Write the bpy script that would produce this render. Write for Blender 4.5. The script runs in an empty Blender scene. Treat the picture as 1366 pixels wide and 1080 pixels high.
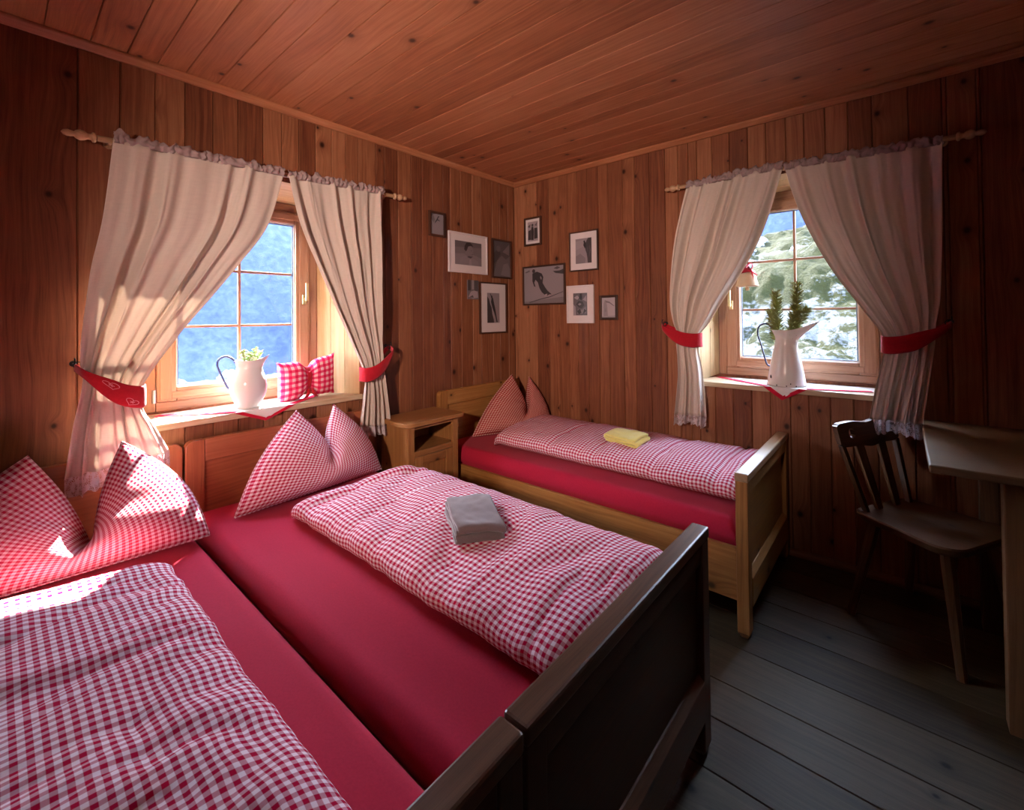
import bpy, bmesh, math, random
from mathutils import Vector, Matrix, noise as mnoise

C = bpy.context.scene.collection
R = math.radians
PI = math.pi

# ------------------------------------------------------------------ helpers
def sm(a, b, x):
    t = min(1.0, max(0.0, (x - a) / (b - a)))
    return t * t * (3 - 2 * t)

def lerp(a, b, t):
    return a + (b - a) * t

def nz(x, y, z):
    return mnoise.noise(Vector((x, y, z)))

def catmull(pts, t):
    """pts: list of tuples, t in 0..1"""
    n = len(pts) - 1
    f = min(max(t, 0.0), 1.0) * n
    i = min(int(f), n - 1)
    u = f - i
    p0 = pts[max(i - 1, 0)]; p1 = pts[i]; p2 = pts[i + 1]; p3 = pts[min(i + 2, n)]
    return tuple(0.5 * ((2 * b) + (-a + c) * u + (2 * a - 5 * b + 4 * c - d) * u * u + (-a + 3 * b - 3 * c + d) * u ** 3)
                 for a, b, c, d in zip(p0, p1, p2, p3))

GR = {'x': Vector((1, 0, 0)), 'y': Vector((0, 1, 0)), 'z': Vector((0, 0, 1))}

class MB:
    """collects geometry for ONE mesh object, with UVs in metres (u across, v along the grain)"""
    def __init__(self):
        self.v = []; self.f = []; self.mi = []; self.uv = []; self.tone = []

    def add(self, vs, fs, mat=0, grain=None, uvs=None, tone=None, xf=None):
        base = len(self.v)
        vs = [Vector(p) for p in vs]
        if tone is None:
            tone = random.random()
        g = GR[grain] if isinstance(grain, str) else grain
        for f in fs:
            self.f.append([base + i for i in f])
            self.mi.append(mat)
            self.tone.append(tone)
            if uvs is not None:
                self.uv.append([uvs[i] for i in f])
            else:
                gg = g or GR['z']
                p = [vs[i] for i in f]
                n = Vector((0, 0, 0))
                for k in range(len(p)):
                    n += p[k].cross(p[(k + 1) % len(p)])
                n = n.normalized() if n.length > 1e-12 else Vector((0, 0, 1))
                if abs(n.dot(gg)) > 0.85:
                    a = gg.orthogonal().normalized(); b = gg.cross(a)
                    self.uv.append([(q.dot(a), q.dot(b) * 0.3) for q in p])
                else:
                    a = n.cross(gg).normalized()
                    self.uv.append([(q.dot(a), q.dot(gg)) for q in p])
        if xf is not None:
            vs = [xf @ p for p in vs]
        self.v += [tuple(p) for p in vs]

    def box(self, lo, hi, grain='z', mat=0, tone=None, xf=None):
        x0, y0, z0 = lo; x1, y1, z1 = hi
        vs = [(x0, y0, z0), (x1, y0, z0), (x1, y1, z0), (x0, y1, z0), (x0, y0, z1), (x1, y0, z1), (x1, y1, z1), (x0, y1, z1)]
        fs = [(0, 3, 2, 1), (4, 5, 6, 7), (0, 1, 5, 4), (1, 2, 6, 5), (2, 3, 7, 6), (3, 0, 4, 7)]
        self.add(vs, fs, mat, grain, None, tone, xf)
        return self

    def prism(self, poly, axis, a, b, grain='z', mat=0, tone=None, xf=None):
        """poly: 2D points in the two other axes, extruded along axis from a to b"""
        def P(p, c):
            if axis == 'x': return (c, p[0], p[1])
            if axis == 'y': return (p[0], c, p[1])
            return (p[0], p[1], c)
        n = len(poly)
        vs = [P(p, a) for p in poly] + [P(p, b) for p in poly]
        fs = [list(range(n))[::-1], list(range(n, 2 * n))] + [(i, (i + 1) % n, n + (i + 1) % n, n + i) for i in range(n)]
        self.add(vs, fs, mat, grain, None, tone, xf)
        return self

    def lathe(self, prof, seg=32, c=(0, 0, 0), mat=0, deform=None, xf=None):
        vs = []; uvs = []
        for j, (r, z) in enumerate(prof):
            for i in range(seg):
                a = 2 * PI * i / seg
                p = (c[0] + r * math.cos(a), c[1] + r * math.sin(a), c[2] + z)
                if deform: p = deform(p, a, r, z, j)
                vs.append(p); uvs.append((a * max(r, .01), z))
        fs = []
        for j in range(len(prof) - 1):
            for i in range(seg):
                k = (i + 1) % seg
                fs.append((j * seg + i, j * seg + k, (j + 1) * seg + k, (j + 1) * seg + i))
        fs.append(tuple(range(seg))[::-1])
        L = (len(prof) - 1) * seg
        fs.append(tuple(range(L, L + seg)))
        self.add(vs, fs, mat, None, uvs, None, xf)
        return self

    def tube(self, path, rad, seg=8, mat=0, flat=1.0, xf=None):
        path = [Vector(p) for p in path]
        n = len(path)
        rads = rad if isinstance(rad, (list, tuple)) else [rad] * n
        vs = []; uvs = []
        up = Vector((0, 0, 1)); L = 0
        t0 = (path[1] - path[0]).normalized()
        a = t0.orthogonal().normalized()
        for i, p in enumerate(path):
            t = (path[min(i + 1, n - 1)] - path[max(i - 1, 0)]).normalized()
            a = (a - t * a.dot(t))
            a = a.normalized() if a.length > 1e-6 else t.orthogonal().normalized()
            b = t.cross(a)
            if i: L += (p - path[i - 1]).length
            for k in range(seg):
                an = 2 * PI * k / seg
                vs.append(p + (a * math.cos(an) + b * math.sin(an) * flat) * rads[i])
                uvs.append((an * rads[i], L))
        fs = []
        for i in range(n - 1):
            for k in range(seg):
                m = (k + 1) % seg
                fs.append((i * seg + k, i * seg + m, (i + 1) * seg + m, (i + 1) * seg + k))
        fs.append(tuple(range(seg))[::-1]); fs.append(tuple(range((n - 1) * seg, n * seg)))
        self.add(vs, fs, mat, None, uvs, None, xf)
        return self

    def grid(self, fn, nu, nv, mat=0, uvf=None, close_u=False, xf=None):
        vs = []; uvs = []
        for j in range(nv + 1):
            for i in range(nu + (0 if close_u else 1)):
                s, t = i / nu, j / nv
                vs.append(fn(s, t)); uvs.append(uvf(s, t) if uvf else (s, t))
        W = nu if close_u else nu + 1
        fs = []
        for j in range(nv):
            for i in range(nu):
                k = (i + 1) % W
                fs.append((j * W + i, j * W + k, (j + 1) * W + k, (j + 1) * W + i))
        self.add(vs, fs, mat, None, uvs, None, xf)
        return self

    def build(self, name, mats, parent=None, loc=(0, 0, 0), smooth=0, bevel=0, bseg=2, sub=0, solid=0, recalc=True):
        me = bpy.data.meshes.new(name)
        me.from_pydata(self.v, [], self.f)
        uvl = me.uv_layers.new(name='UVMap')
        at = me.attributes.new('tone', 'FLOAT', 'FACE')
        k = 0
        flat = []
        for fuv in self.uv:
            for q in fuv:
                flat += [q[0], q[1]]
        uvl.data.foreach_set('uv', flat)
        at.data.foreach_set('value', self.tone)
        me.polygons.foreach_set('material_index', self.mi)
        if not isinstance(mats, (list, tuple)): mats = [mats]
        for m in mats: me.materials.append(m)
        if recalc:
            bm = bmesh.new(); bm.from_mesh(me)
            bmesh.ops.recalc_face_normals(bm, faces=bm.faces)
            bm.to_mesh(me); bm.free()
        me.update()
        if smooth:
            me.polygons.foreach_set('use_smooth', [True] * len(me.polygons))
            if smooth < 180:
                me.set_sharp_from_angle(angle=R(smooth))
        ob = bpy.data.objects.new(name, me)
        C.objects.link(ob)
        ob.location = loc
        if parent: ob.parent = parent
        if bevel:
            m = ob.modifiers.new('bevel', 'BEVEL'); m.width = bevel; m.segments = bseg; m.limit_method = 'ANGLE'; m.angle_limit = R(40)
            m.harden_normals = False
        if sub:
            m = ob.modifiers.new('sub', 'SUBSURF'); m.levels = sub; m.render_levels = sub
        if solid:
            m = ob.modifiers.new('solid', 'SOLIDIFY'); m.thickness = solid; m.offset = 0
        return ob

def tag(o, label, cat, group=None, kind=None):
    if label: o['label'] = label
    if cat: o['category'] = cat
    if group: o['group'] = group
    if kind: o['kind'] = kind
    return o

def thing(name, label, cat, loc=(0, 0, 0), rotz=0, group=None):
    o = bpy.data.objects.new(name, None)
    C.objects.link(o)
    o.empty_display_size = 0.1
    o.location = loc; o.rotation_euler = (0, 0, rotz)
    return tag(o, label, cat, group)

def struct(o, label=None, cat=None):
    o['kind'] = 'structure'
    if label: o['label'] = label
    if cat: o['category'] = cat
    return o

# ------------------------------------------------------------------ materials
def newmat(name):
    m = bpy.data.materials.new(name); m.use_nodes = True
    nt = m.node_tree; nt.nodes.clear()
    out = nt.nodes.new('ShaderNodeOutputMaterial')
    return m, nt, out

def node(nt, typ, **kw):
    n = nt.nodes.new(typ)
    for k, v in kw.items():
        if k.startswith('i_'):
            key = k[2:]
            key = int(key) if key.isdigit() else key.replace('_', ' ')
            n.inputs[key].default_value = v
        else:
            setattr(n, k, v)
    return n

def math_n(nt, op, a, b=None, c=None, clamp=False):
    n = nt.nodes.new('ShaderNodeMath'); n.operation = op; n.use_clamp = clamp
    for i, x in enumerate((a, b, c)):
        if x is None: continue
        if isinstance(x, (int, float)): n.inputs[i].default_value = x
        else: nt.links.new(x, n.inputs[i])
    return n.outputs[0]

def mixc(nt, fac, a, b, blend='MIX'):
    n = nt.nodes.new('ShaderNodeMix'); n.data_type = 'RGBA'; n.blend_type = blend
    for sock, x in ((n.inputs[0], fac), (n.inputs[6], a), (n.inputs[7], b)):
        if isinstance(x, (int, float)): sock.default_value = x
        elif isinstance(x, tuple): sock.default_value = (*x, 1)
        else: nt.links.new(x, sock)
    return n.outputs[2]

def ramp(nt, fac, stops, interp='LINEAR'):
    n = nt.nodes.new('ShaderNodeValToRGB'); n.color_ramp.interpolation = interp
    el = n.color_ramp.elements
    while len(el) < len(stops): el.new(0.5)
    for e, (p, c) in zip(el, stops):
        e.position = p; e.color = (*c, 1) if len(c) == 3 else c
    nt.links.new(fac, n.inputs[0])
    return n.outputs[0]

def uvnode(nt):
    n = nt.nodes.new('ShaderNodeUVMap'); n.uv_map = 'UVMap'
    s = nt.nodes.new('ShaderNodeSeparateXYZ'); nt.links.new(n.outputs[0], s.inputs[0])
    return n.outputs[0], s.outputs[0], s.outputs[1]

def comb(nt, x, y, z=0.0):
    n = nt.nodes.new('ShaderNodeCombineXYZ')
    for i, q in enumerate((x, y, z)):
        if isinstance(q, (int, float)): n.inputs[i].default_value = q
        else: nt.links.new(q, n.inputs[i])
    return n.outputs[0]

def noise_n(nt, vec, scale=1.0, detail=3, rough=.55, dim='3D'):
    n = node(nt, 'ShaderNodeTexNoise', noise_dimensions=dim)
    n.inputs['Scale'].default_value = scale; n.inputs['Detail'].default_value = detail; n.inputs['Roughness'].default_value = rough
    nt.links.new(vec, n.inputs['Vector'])
    return n.outputs[0]

def principled(nt, out, col, rough=.6, spec=.3, bump=None, bstr=.2, bdist=.002, metal=0, sheen=0):
    b = nt.nodes.new('ShaderNodeBsdfPrincipled')
    for k, x in (('Base Color', col), ('Roughness', rough), ('Specular IOR Level', spec), ('Metallic', metal), ('Sheen Weight', sheen)):
        if isinstance(x, tuple): b.inputs[k].default_value = (*x, 1)
        elif isinstance(x, (int, float)): b.inputs[k].default_value = x
        else: nt.links.new(x, b.inputs[k])
    if bump is not None:
        bn = nt.nodes.new('ShaderNodeBump'); bn.inputs['Strength'].default_value = bstr; bn.inputs['Distance'].default_value = bdist
        nt.links.new(bump, bn.inputs['Height']); nt.links.new(bn.outputs[0], b.inputs['Normal'])
    nt.links.new(b.outputs[0], out.inputs[0])
    return b

def wood(name, dark, mid, light, rough=.5, spec=.35, knots=.45, kscale=(5.5, 1.7), var=.35, knotcol=None, bstr=.25, grain=1.0):
    m, nt, out = newmat(name)
    _, u, v = uvnode(nt)
    at = node(nt, 'ShaderNodeAttribute', attribute_name='tone'); tone = at.outputs['Fac']
    off = math_n(nt, 'MULTIPLY', tone, 37.0)
    u1 = math_n(nt, 'ADD', u, off); v1 = math_n(nt, 'ADD', v, math_n(nt, 'MULTIPLY', tone, 71.0))
    # knots
    kv = comb(nt, math_n(nt, 'MULTIPLY', u1, kscale[0]), math_n(nt, 'MULTIPLY', v1, kscale[1]))
    vo = node(nt, 'ShaderNodeTexVoronoi', voronoi_dimensions='2D'); vo.inputs['Scale'].default_value = 1; nt.links.new(kv, vo.inputs['Vector'])
    sep = nt.nodes.new('ShaderNodeSeparateColor'); nt.links.new(vo.outputs['Color'], sep.inputs[0])
    has = math_n(nt, 'LESS_THAN', sep.outputs[0], knots)
    # metric distance (undo the stretch so that knots are near round)
    posn = nt.nodes.new('ShaderNodeVectorMath'); posn.operation = 'SUBTRACT'
    nt.links.new(kv, posn.inputs[0]); nt.links.new(vo.outputs['Position'], posn.inputs[1])
    ps = nt.nodes.new('ShaderNodeSeparateXYZ'); nt.links.new(posn.outputs[0], ps.inputs[0])
    du = math_n(nt, 'DIVIDE', ps.outputs[0], kscale[0]); dv = math_n(nt, 'DIVIDE', ps.outputs[1], kscale[1] * 1.25)
    d2 = math_n(nt, 'SQRT', math_n(nt, 'ADD', math_n(nt, 'MULTIPLY', du, du), math_n(nt, 'MULTIPLY', dv, dv)))
    size = math_n(nt, 'ADD', math_n(nt, 'MULTIPLY', sep.outputs[1], .013), .007)
    kd = math_n(nt, 'DIVIDE', d2, size)
    kn = math_n(nt, 'MULTIPLY', has, math_n(nt, 'SUBTRACT', 1.0, math_n(nt, 'SMOOTH_MIN', kd, 1.0, .25), clamp=True))
    halo = math_n(nt, 'MULTIPLY', has, math_n(nt, 'POWER', math_n(nt, 'SUBTRACT', 1.0, math_n(nt, 'DIVIDE', kd, 4.5), clamp=True), 2.0))
    # grain, pushed aside by the knots
    low = noise_n(nt, comb(nt, math_n(nt, 'MULTIPLY', u1, 3.0), math_n(nt, 'MULTIPLY', v1, 1.1)), 1.0, 2)
    warp = math_n(nt, 'ADD', math_n(nt, 'MULTIPLY', low, .09), math_n(nt, 'MULTIPLY', halo, .035))
    uw = math_n(nt, 'ADD', u1, warp)
    g1 = noise_n(nt, comb(nt, math_n(nt, 'MULTIPLY', uw, 75.0 * grain), math_n(nt, 'MULTIPLY', v1, 1.6)), 1.0, 3, .6)
    g2 = noise_n(nt, comb(nt, math_n(nt, 'MULTIPLY', u1, 420.0), math_n(nt, 'MULTIPLY', v1, 9.0)), 1.0, 2, .6)
    blot = noise_n(nt, comb(nt, math_n(nt, 'MULTIPLY', u1, 9.0), math_n(nt, 'MULTIPLY', v1, 3.5)), 1.0, 3)
    t = math_n(nt, 'ADD', math_n(nt, 'MULTIPLY', g1, .62), math_n(nt, 'MULTIPLY', g2, .22))
    t = math_n(nt, 'ADD', t, math_n(nt, 'MULTIPLY', blot, .25))
    t = math_n(nt, 'ADD', t, math_n(nt, 'MULTIPLY', math_n(nt, 'SUBTRACT', tone, .5), var))
    col = ramp(nt, t, [(.28, dark), (.53, mid), (.80, light)])
    kc = knotcol or tuple(c * .28 for c in dark)
    col = mixc(nt, math_n(nt, 'MULTIPLY', halo, .75), col, dark)
    col = mixc(nt, math_n(nt, 'MULTIPLY', kn, 1.6, clamp=True), col, kc)
    rg = math_n(nt, 'ADD', rough - .1, math_n(nt, 'MULTIPLY', g1, .2))
    principled(nt, out, col, rg, spec, math_n(nt, 'ADD', g1, math_n(nt, 'MULTIPLY', g2, .6)), bstr, .0015)
    return m

def gingham(name, white, red, period=.021, fuzz=.12, mid=None, duty=.25):
    m, nt, out = newmat(name)
    _, u, v = uvnode(nt)
    def stripe(x):
        tri = math_n(nt, 'PINGPONG', math_n(nt, 'DIVIDE', x, period), .5)          # 0..0.5
        return math_n(nt, 'DIVIDE', math_n(nt, 'SUBTRACT', tri, duty - fuzz / 4), fuzz / 2, clamp=True)
    a = stripe(u); b = stripe(v)
    s = math_n(nt, 'MULTIPLY', math_n(nt, 'ADD', a, b), .5)
    mid = mid or tuple(lerp(w, r, .62) for w, r in zip(white, red))
    col = ramp(nt, s, [(0, white), (.5, mid), (1, red)])
    fn = noise_n(nt, comb(nt, math_n(nt, 'MULTIPLY', u, 900.), math_n(nt, 'MULTIPLY', v, 900.)), 1., 2)
    principled(nt, out, col, .9, .04, fn, .15, .0008)
    return m

def plain(name, col, rough=.6, spec=.3, metal=0, nscale=0, namp=.15, bstr=.15, sheen=0, obj=True):
    m, nt, out = newmat(name)
    if nscale:
        tc = node(nt, 'ShaderNodeTexCoord')
        f = noise_n(nt, tc.outputs['Object'], nscale, 4)
        c = mixc(nt, f, tuple(x * (1 - namp) for x in col), tuple(min(1, x * (1 + namp)) for x in col))
        principled(nt, out, c, rough, spec, f, bstr, .002, metal, sheen)
    else:
        principled(nt, out, col, rough, spec, None, 0, 0, metal, sheen)
    return m

def linen(name, col, trans=.45):
    """woven curtain cloth that lets some daylight through; hems (u near 0 or 1) are double cloth"""
    m, nt, out = newmat(name)
    _, u, v = uvnode(nt)
    slub = noise_n(nt, comb(nt, math_n(nt, 'MULTIPLY', u, 260.), math_n(nt, 'MULTIPLY', v, 22.)), 1., 3)
    slub2 = noise_n(nt, comb(nt, math_n(nt, 'MULTIPLY', u, 22.), math_n(nt, 'MULTIPLY', v, 240.)), 1., 3)
    f = math_n(nt, 'MULTIPLY', math_n(nt, 'ADD', slub, slub2), .5)
    c = mixc(nt, f, tuple(x * .82 for x in col), tuple(min(1, x * 1.12) for x in col))
    d = nt.nodes.new('ShaderNodeBsdfDiffuse'); t = nt.nodes.new('ShaderNodeBsdfTranslucent')
    nt.links.new(c, d.inputs[0]); nt.links.new(c, t.inputs[0])
    edge = math_n(nt, 'MINIMUM', u, math_n(nt, 'SUBTRACT', 1.0, u))
    hem = math_n(nt, 'LESS_THAN', edge, .035)
    fac = math_n(nt, 'SUBTRACT', trans, math_n(nt, 'MULTIPLY', hem, trans * .6))
    mx = nt.nodes.new('ShaderNodeMixShader'); nt.links.new(fac, mx.inputs[0]); nt.links.new(d.outputs[0], mx.inputs[1]); nt.links.new(t.outputs[0], mx.inputs[2])
    nt.links.new(mx.outputs[0], out.inputs[0])
    return m

def lace(name, col):
    m, nt, out = newmat(name)
    _, u, v = uvnode(nt)
    # floral medallions and open net between them
    vo = node(nt, 'ShaderNodeTexVoronoi', voronoi_dimensions='2D', feature='DISTANCE_TO_EDGE'); vo.inputs['Scale'].default_value = 1
    nt.links.new(comb(nt, math_n(nt, 'MULTIPLY', u, 150.), math_n(nt, 'MULTIPLY', v, 150.)), vo.inputs['Vector'])
    net = math_n(nt, 'LESS_THAN', vo.outputs['Distance'], .16)
    n = noise_n(nt, comb(nt, math_n(nt, 'MULTIPLY', u, 42.), math_n(nt, 'MULTIPLY', v, 42.)), 1., 2)
    solid = math_n(nt, 'GREATER_THAN', n, .48)
    a = math_n(nt, 'MAXIMUM', net, solid)
    d = nt.nodes.new('ShaderNodeBsdfDiffuse'); d.inputs[0].default_value = (*col, 1)
    tl = nt.nodes.new('ShaderNodeBsdfTranslucent'); tl.inputs[0].default_value = (*col, 1)
    m1 = nt.nodes.new('ShaderNodeMixShader'); m1.inputs[0].default_value = .35
    nt.links.new(d.outputs[0], m1.inputs[1]); nt.links.new(tl.outputs[0], m1.inputs[2])
    tr = nt.nodes.new('ShaderNodeBsdfTransparent')
    mx = nt.nodes.new('ShaderNodeMixShader'); nt.links.new(a, mx.inputs[0]); nt.links.new(tr.outputs[0], mx.inputs[1]); nt.links.new(m1.outputs[0], mx.inputs[2])
    nt.links.new(mx.outputs[0], out.inputs[0])
    return m

def glass(name):
    m, nt, out = newmat(name)
    tr = nt.nodes.new('ShaderNodeBsdfTransparent'); tr.inputs[0].default_value = (.93, .95, .96, 1)
    gl = nt.nodes.new('ShaderNodeBsdfGlossy'); gl.inputs['Roughness'].default_value = .02
    mx = nt.nodes.new('ShaderNodeMixShader')
    mx.inputs[0].default_value = .012; nt.links.new(tr.outputs[0], mx.inputs[1]); nt.links.new(gl.outputs[0], mx.inputs[2])
    nt.links.new(mx.outputs[0], out.inputs[0])
    return m

M = {}
M['wall'] = wood('wall_boards', (.120, .034, .016), (.235, .082, .037), (.385, .160, .078), rough=.5, spec=.25, knots=.62, kscale=(6.5, 2.3), var=.36)
M['ceiling'] = wood('ceiling_boards', (.23, .076, .032), (.40, .15, .066), (.54, .24, .12), rough=.5, knots=.5, var=.2)
M['floor'] = wood('floor_planks', (.028, .018, .008), (.062, .043, .022), (.105, .076, .042), rough=.6, spec=.25, knots=.35, var=.3)
M['window'] = wood('window_wood', (.22, .092, .045), (.36, .175, .095), (.46, .255, .15), rough=.4, spec=.4, knots=.0, var=.12)
M['reveal'] = wood('reveal_boards', (.36, .21, .09), (.52, .35, .17), (.65, .47, .26), rough=.55, knots=.4, var=.15)
M['sill'] = wood('sill_board', (.36, .24, .13), (.52, .38, .23), (.62, .49, .33), rough=.5, knots=.2, var=.1)
M['rod'] = wood('rod_wood', (.34, .19, .10), (.50, .30, .17), (.60, .40, .25), rough=.4, knots=0)
M['bed_shaded'] = wood('bed_shade_tone', (.035, .014, .007), (.075, .030, .014), (.13, .058, .028), rough=.42, spec=.35, knots=.2)  # shade on the footboards put into the wood colour
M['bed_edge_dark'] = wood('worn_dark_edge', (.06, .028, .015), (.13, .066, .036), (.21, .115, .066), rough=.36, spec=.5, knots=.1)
M['bed'] = wood('bed_pine', (.17, .064, .015), (.36, .155, .042), (.50, .25, .08), rough=.42, spec=.4, knots=.55, kscale=(4.5, 2.0), var=.15)
M['bed_red'] = wood('bed_redwood', (.20, .050, .018), (.33, .095, .034), (.44, .15, .06), rough=.42, spec=.45, knots=.3, kscale=(4.5, 2.0), var=.15)
M['bed_edge'] = wood('worn_edge', (.20, .10, .045), (.34, .19, .09), (.45, .29, .16), rough=.33, spec=.6, knots=.1)
M['stand'] = wood('nightstand_pine', (.17, .062, .018), (.32, .135, .042), (.44, .215, .08), rough=.4, spec=.45, knots=.45, kscale=(6, 2.5), var=.15)
M['chair'] = wood('chair_wood', (.065, .028, .012), (.14, .062, .026), (.23, .108, .047), rough=.38, spec=.45, knots=.05)
M['table'] = wood('table_wood', (.085, .045, .021), (.14, .078, .038), (.20, .12, .062), rough=.45, spec=.3, knots=.03)
M['ging'] = gingham('red_gingham', (.84, .70, .75), (.46, .004, .045), .0195)
M['ging3'] = gingham('red_gingham_small', (.70, .46, .40), (.34, .010, .012), .019, duty=.215)
M['gingheart'] = gingham('pink_gingham', (.85, .55, .58), (.62, .010, .07), .036, mid=(.75, .09, .17))
M['sheet'] = plain('red_sheet', (.42, .015, .043), .9, .08, nscale=160, namp=.18, bstr=.12, sheen=.06)
M['linen'] = linen('linen_cloth', (.72, .61, .53), .19)
M['ruffle'] = linen('ruffle_cloth', (.50, .37, .36), .3)
M['lace'] = lace('lace_trim', (.74, .64, .66))
M['tie'] = plain('red_band', (.42, .010, .022), .8, .1, nscale=90, namp=.2, sheen=.2)
M['motif'] = plain('pale_thread', (.75, .35, .38), .8, .1)
M['enamel'] = plain('white_enamel', (.80, .80, .80), .14, .5)
M['enamel2'] = plain('cream_enamel', (.80, .77, .72), .2, .5, nscale=6, namp=.03, bstr=.02)
M['blueen'] = plain('blue_enamel', (.035, .055, .14), .25, .5)
M['chip'] = plain('rust_chip', (.03, .018, .012), .6, .2)
M['whitecloth'] = plain('white_cloth', (.82, .82, .80), .85, .1, nscale=200, namp=.05)
M['redborder'] = plain('red_border', (.52, .012, .04), .85, .1, nscale=200, namp=.1)
M['towelgrey'] = plain('grey_terry', (.155, .108, .112), .95, .05, nscale=420, namp=.35, bstr=.6, sheen=.4)
M['towelyel'] = plain('yellow_terry', (.70, .58, .16), .95, .05, nscale=420, namp=.15, bstr=.5, sheen=.3)
M['iron'] = plain('black_iron', (.03, .03, .032), .4, .5, metal=.7)
M['steel'] = plain('steel', (.45, .45, .46), .35, .5, metal=1)
M['brass'] = plain('brass', (.65, .50, .25), .3, .5, metal=1)
M['seal'] = plain('window_seal', (.10, .14, .2), .4, .4)
M['bead'] = plain('pale_bead', (.8, .76, .7), .4, .4)
M['frame'] = wood('frame_wood', (.03, .012, .008), (.06, .024, .014), (.10, .04, .024), rough=.4, knots=0)
M['mat'] = plain('mat_board', (.68, .60, .60), .8, .1)
M['clay'] = plain('clay_bell', (.55, .36, .22), .6, .25, nscale=30, namp=.1)
M['needle'] = plain('pine_needles', (.24, .25, .065), .55, .3, nscale=40, namp=.35)
M['stem'] = plain('pine_stem', (.16, .10, .05), .8, .1)
M['leaf'] = plain('sage_leaf', (.30, .42, .14), .55, .3, nscale=40, namp=.4)
M['bloom'] = plain('pale_bloom', (.75, .72, .55), .7, .2)
M['glass'] = glass('window_glass')
GREY = {}
def grey(g):
    g = round(g, 2)
    if g not in GREY:
        GREY[g] = plain('photo_tone', (g * 1.02, g * .84, g * .90), .35, .35)
    return GREY[g]

# ------------------------------------------------------------------ room shell
H = 2.55
RX, RY = 3.75, -4.15          # room extents
PLf = lambda u, n, z: (n, u, z)          # left wall: u = y
PRf = lambda u, n, z: (u, -n, z)         # right wall: u = x

def wall(name, P, bounds, opening=None, fr=None, seed=1, thick=.30, ulim=None):
    random.seed(seed)
    mb = MB()
    b = sorted(set(round(x, 3) for x in bounds))
    G, D = .0042, .007
    for s0, s1 in zip(b[:-1], b[1:]):
        if s1 - s0 < .004: continue
        segs = [(0, H)]
        if opening and s0 >= opening[0] - 1e-4 and s1 <= opening[1] + 1e-4:
            segs = [(0, opening[2]), (opening[3], H)]
        tone = random.random()
        for z0, z1 in segs:
            prof = [(s0, -D), (s0 + G, 0), (s1 - G, 0), (s1, -D)]
            vs = [P(s, n, z0) for s, n in prof] + [P(s, n, z1) for s, n in prof]
            uvs = [(s, z0) for s, n in prof] + [(s, z1) for s, n in prof]
            mb.add(vs, [(0, 1, 5, 4), (1, 2, 6, 5), (2, 3, 7, 6)], 0, None, uvs, tone)
    a, c = b[0], b[-1]
    ex = {'wall_left': (.35, .42), 'wall_right': (0, .30), 'wall_back': (.3, 0), 'wall_near': (0, 0)}[name]
    a -= ex[0]; c += ex[1]
    def bx(s0, s1, z0, z1, n0, n1):
        p, q = P(s0, n0, z0), P(s1, n1, z1)
        mb.box([min(i, j) for i, j in zip(p, q)], [max(i, j) for i, j in zip(p, q)], 'z')
    def ring(o, n0, n1):
        bx(a, o[0], 0, H, n0, n1); bx(o[1], c, 0, H, n0, n1)
        bx(o[0], o[1], 0, o[2], n0, n1); bx(o[0], o[1], o[3], H, n0, n1)
    if opening:
        ring(opening, -.28, -D)
        ring(fr, -.42, -.28)
    else:
        bx(a, c, 0, H, -thick, -D)
    o = mb.build(name, M['wall'], recalc=False)
    return struct(o)

def fillb(b, lo, hi, w, seed):
    random.seed(seed)
    s = lo
    while s < hi - w * 1.5:
        s += w * random.uniform(.75, 1.25); b.append(s)
    return b

OL = (-2.58, -1.465, .88, 2.14); FL = (-2.455, -1.60, .915, 2.09); GL = (-2.325, -1.735, 1.035, 1.965)
OR = (1.55, 2.665, .925, 2.195); FR = (1.645, 2.57, .97, 2.16); GRr = (1.785, 2.43, 1.09, 2.04)

bl = [-.08, -.187, -.275, -.407, -.499, -.619, -.723, -.793, -.893, -.981, -1.073, -1.179, -1.282, -1.343, -1.465, -1.548, -1.636, -1.732, -1.826, -1.917, -2.01, -2.128, -2.236, -2.349, -2.46, -2.58, -2.711, -2.93, 0, -3.14, -3.35]
fillb(bl, -4.15, -3.4, .2, 3); bl.append(-4.15)
wall('wall_left', PLf, bl, OL, FL, 11)
br = [0, .043, .162, .254, .383, .485, .579, .665, .761, .858, .944, 1.065, 1.159, 1.275, 1.389, 1.48, 1.55, 1.607, 1.703, 1.81, 1.916, 2.017, 2.121, 2.212, 2.314, 2.416, 2.52, 2.665, 2.79, 2.807, 2.909, 2.922, 3.08, 3.22, 3.37, 3.52, 3.64, 3.75]
wall('wall_right', PRf, br, OR, FR, 23)
PB = lambda u, n, z: (RX - n, u, z)
PN = lambda u, n, z: (u, RY + n, z)
wall('wall_back', PB, fillb([0, RY], RY, 0, .17, 5), None, None, 31)
wall('wall_near', PN, fillb([0, RX], 0, RX, .17, 7), None, None, 37)

# ceiling and floor, boards running along x
def slabs(name, z, up, w, seed, mat, depth=.006):
    random.seed(seed); mb = MB()
    b = [RY - .1, .0]; s = RY - .1
    while s < 0 - w * .6:
        s += w * random.uniform(.85, 1.2); b.append(min(s, 0))
    b = sorted(set(b))
    G = .003
    for s0, s1 in zip(b[:-1], b[1:]):
        if s1 - s0 < .01: continue
        d = depth * up
        prof = [(s0, z + d), (s0 + G, z), (s1 - G, z), (s1, z + d)]
        vs = [(0, s, q) for s, q in prof] + [(RX, s, q) for s, q in prof]
        uvs = [(s, 0) for s, q in prof] + [(s, RX) for s, q in prof]
        mb.add(vs, [(0, 1, 5, 4), (1, 2, 6, 5), (2, 3, 7, 6)], 0, None, uvs, random.random())
    zz = sorted((z + depth * up, z + .2 * up))
    mb.box((-.4, RY - .4, zz[0]), (RX + .4, .42, zz[1]), 'x')
    return struct(mb.build(name, mat, recalc=False))
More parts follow.
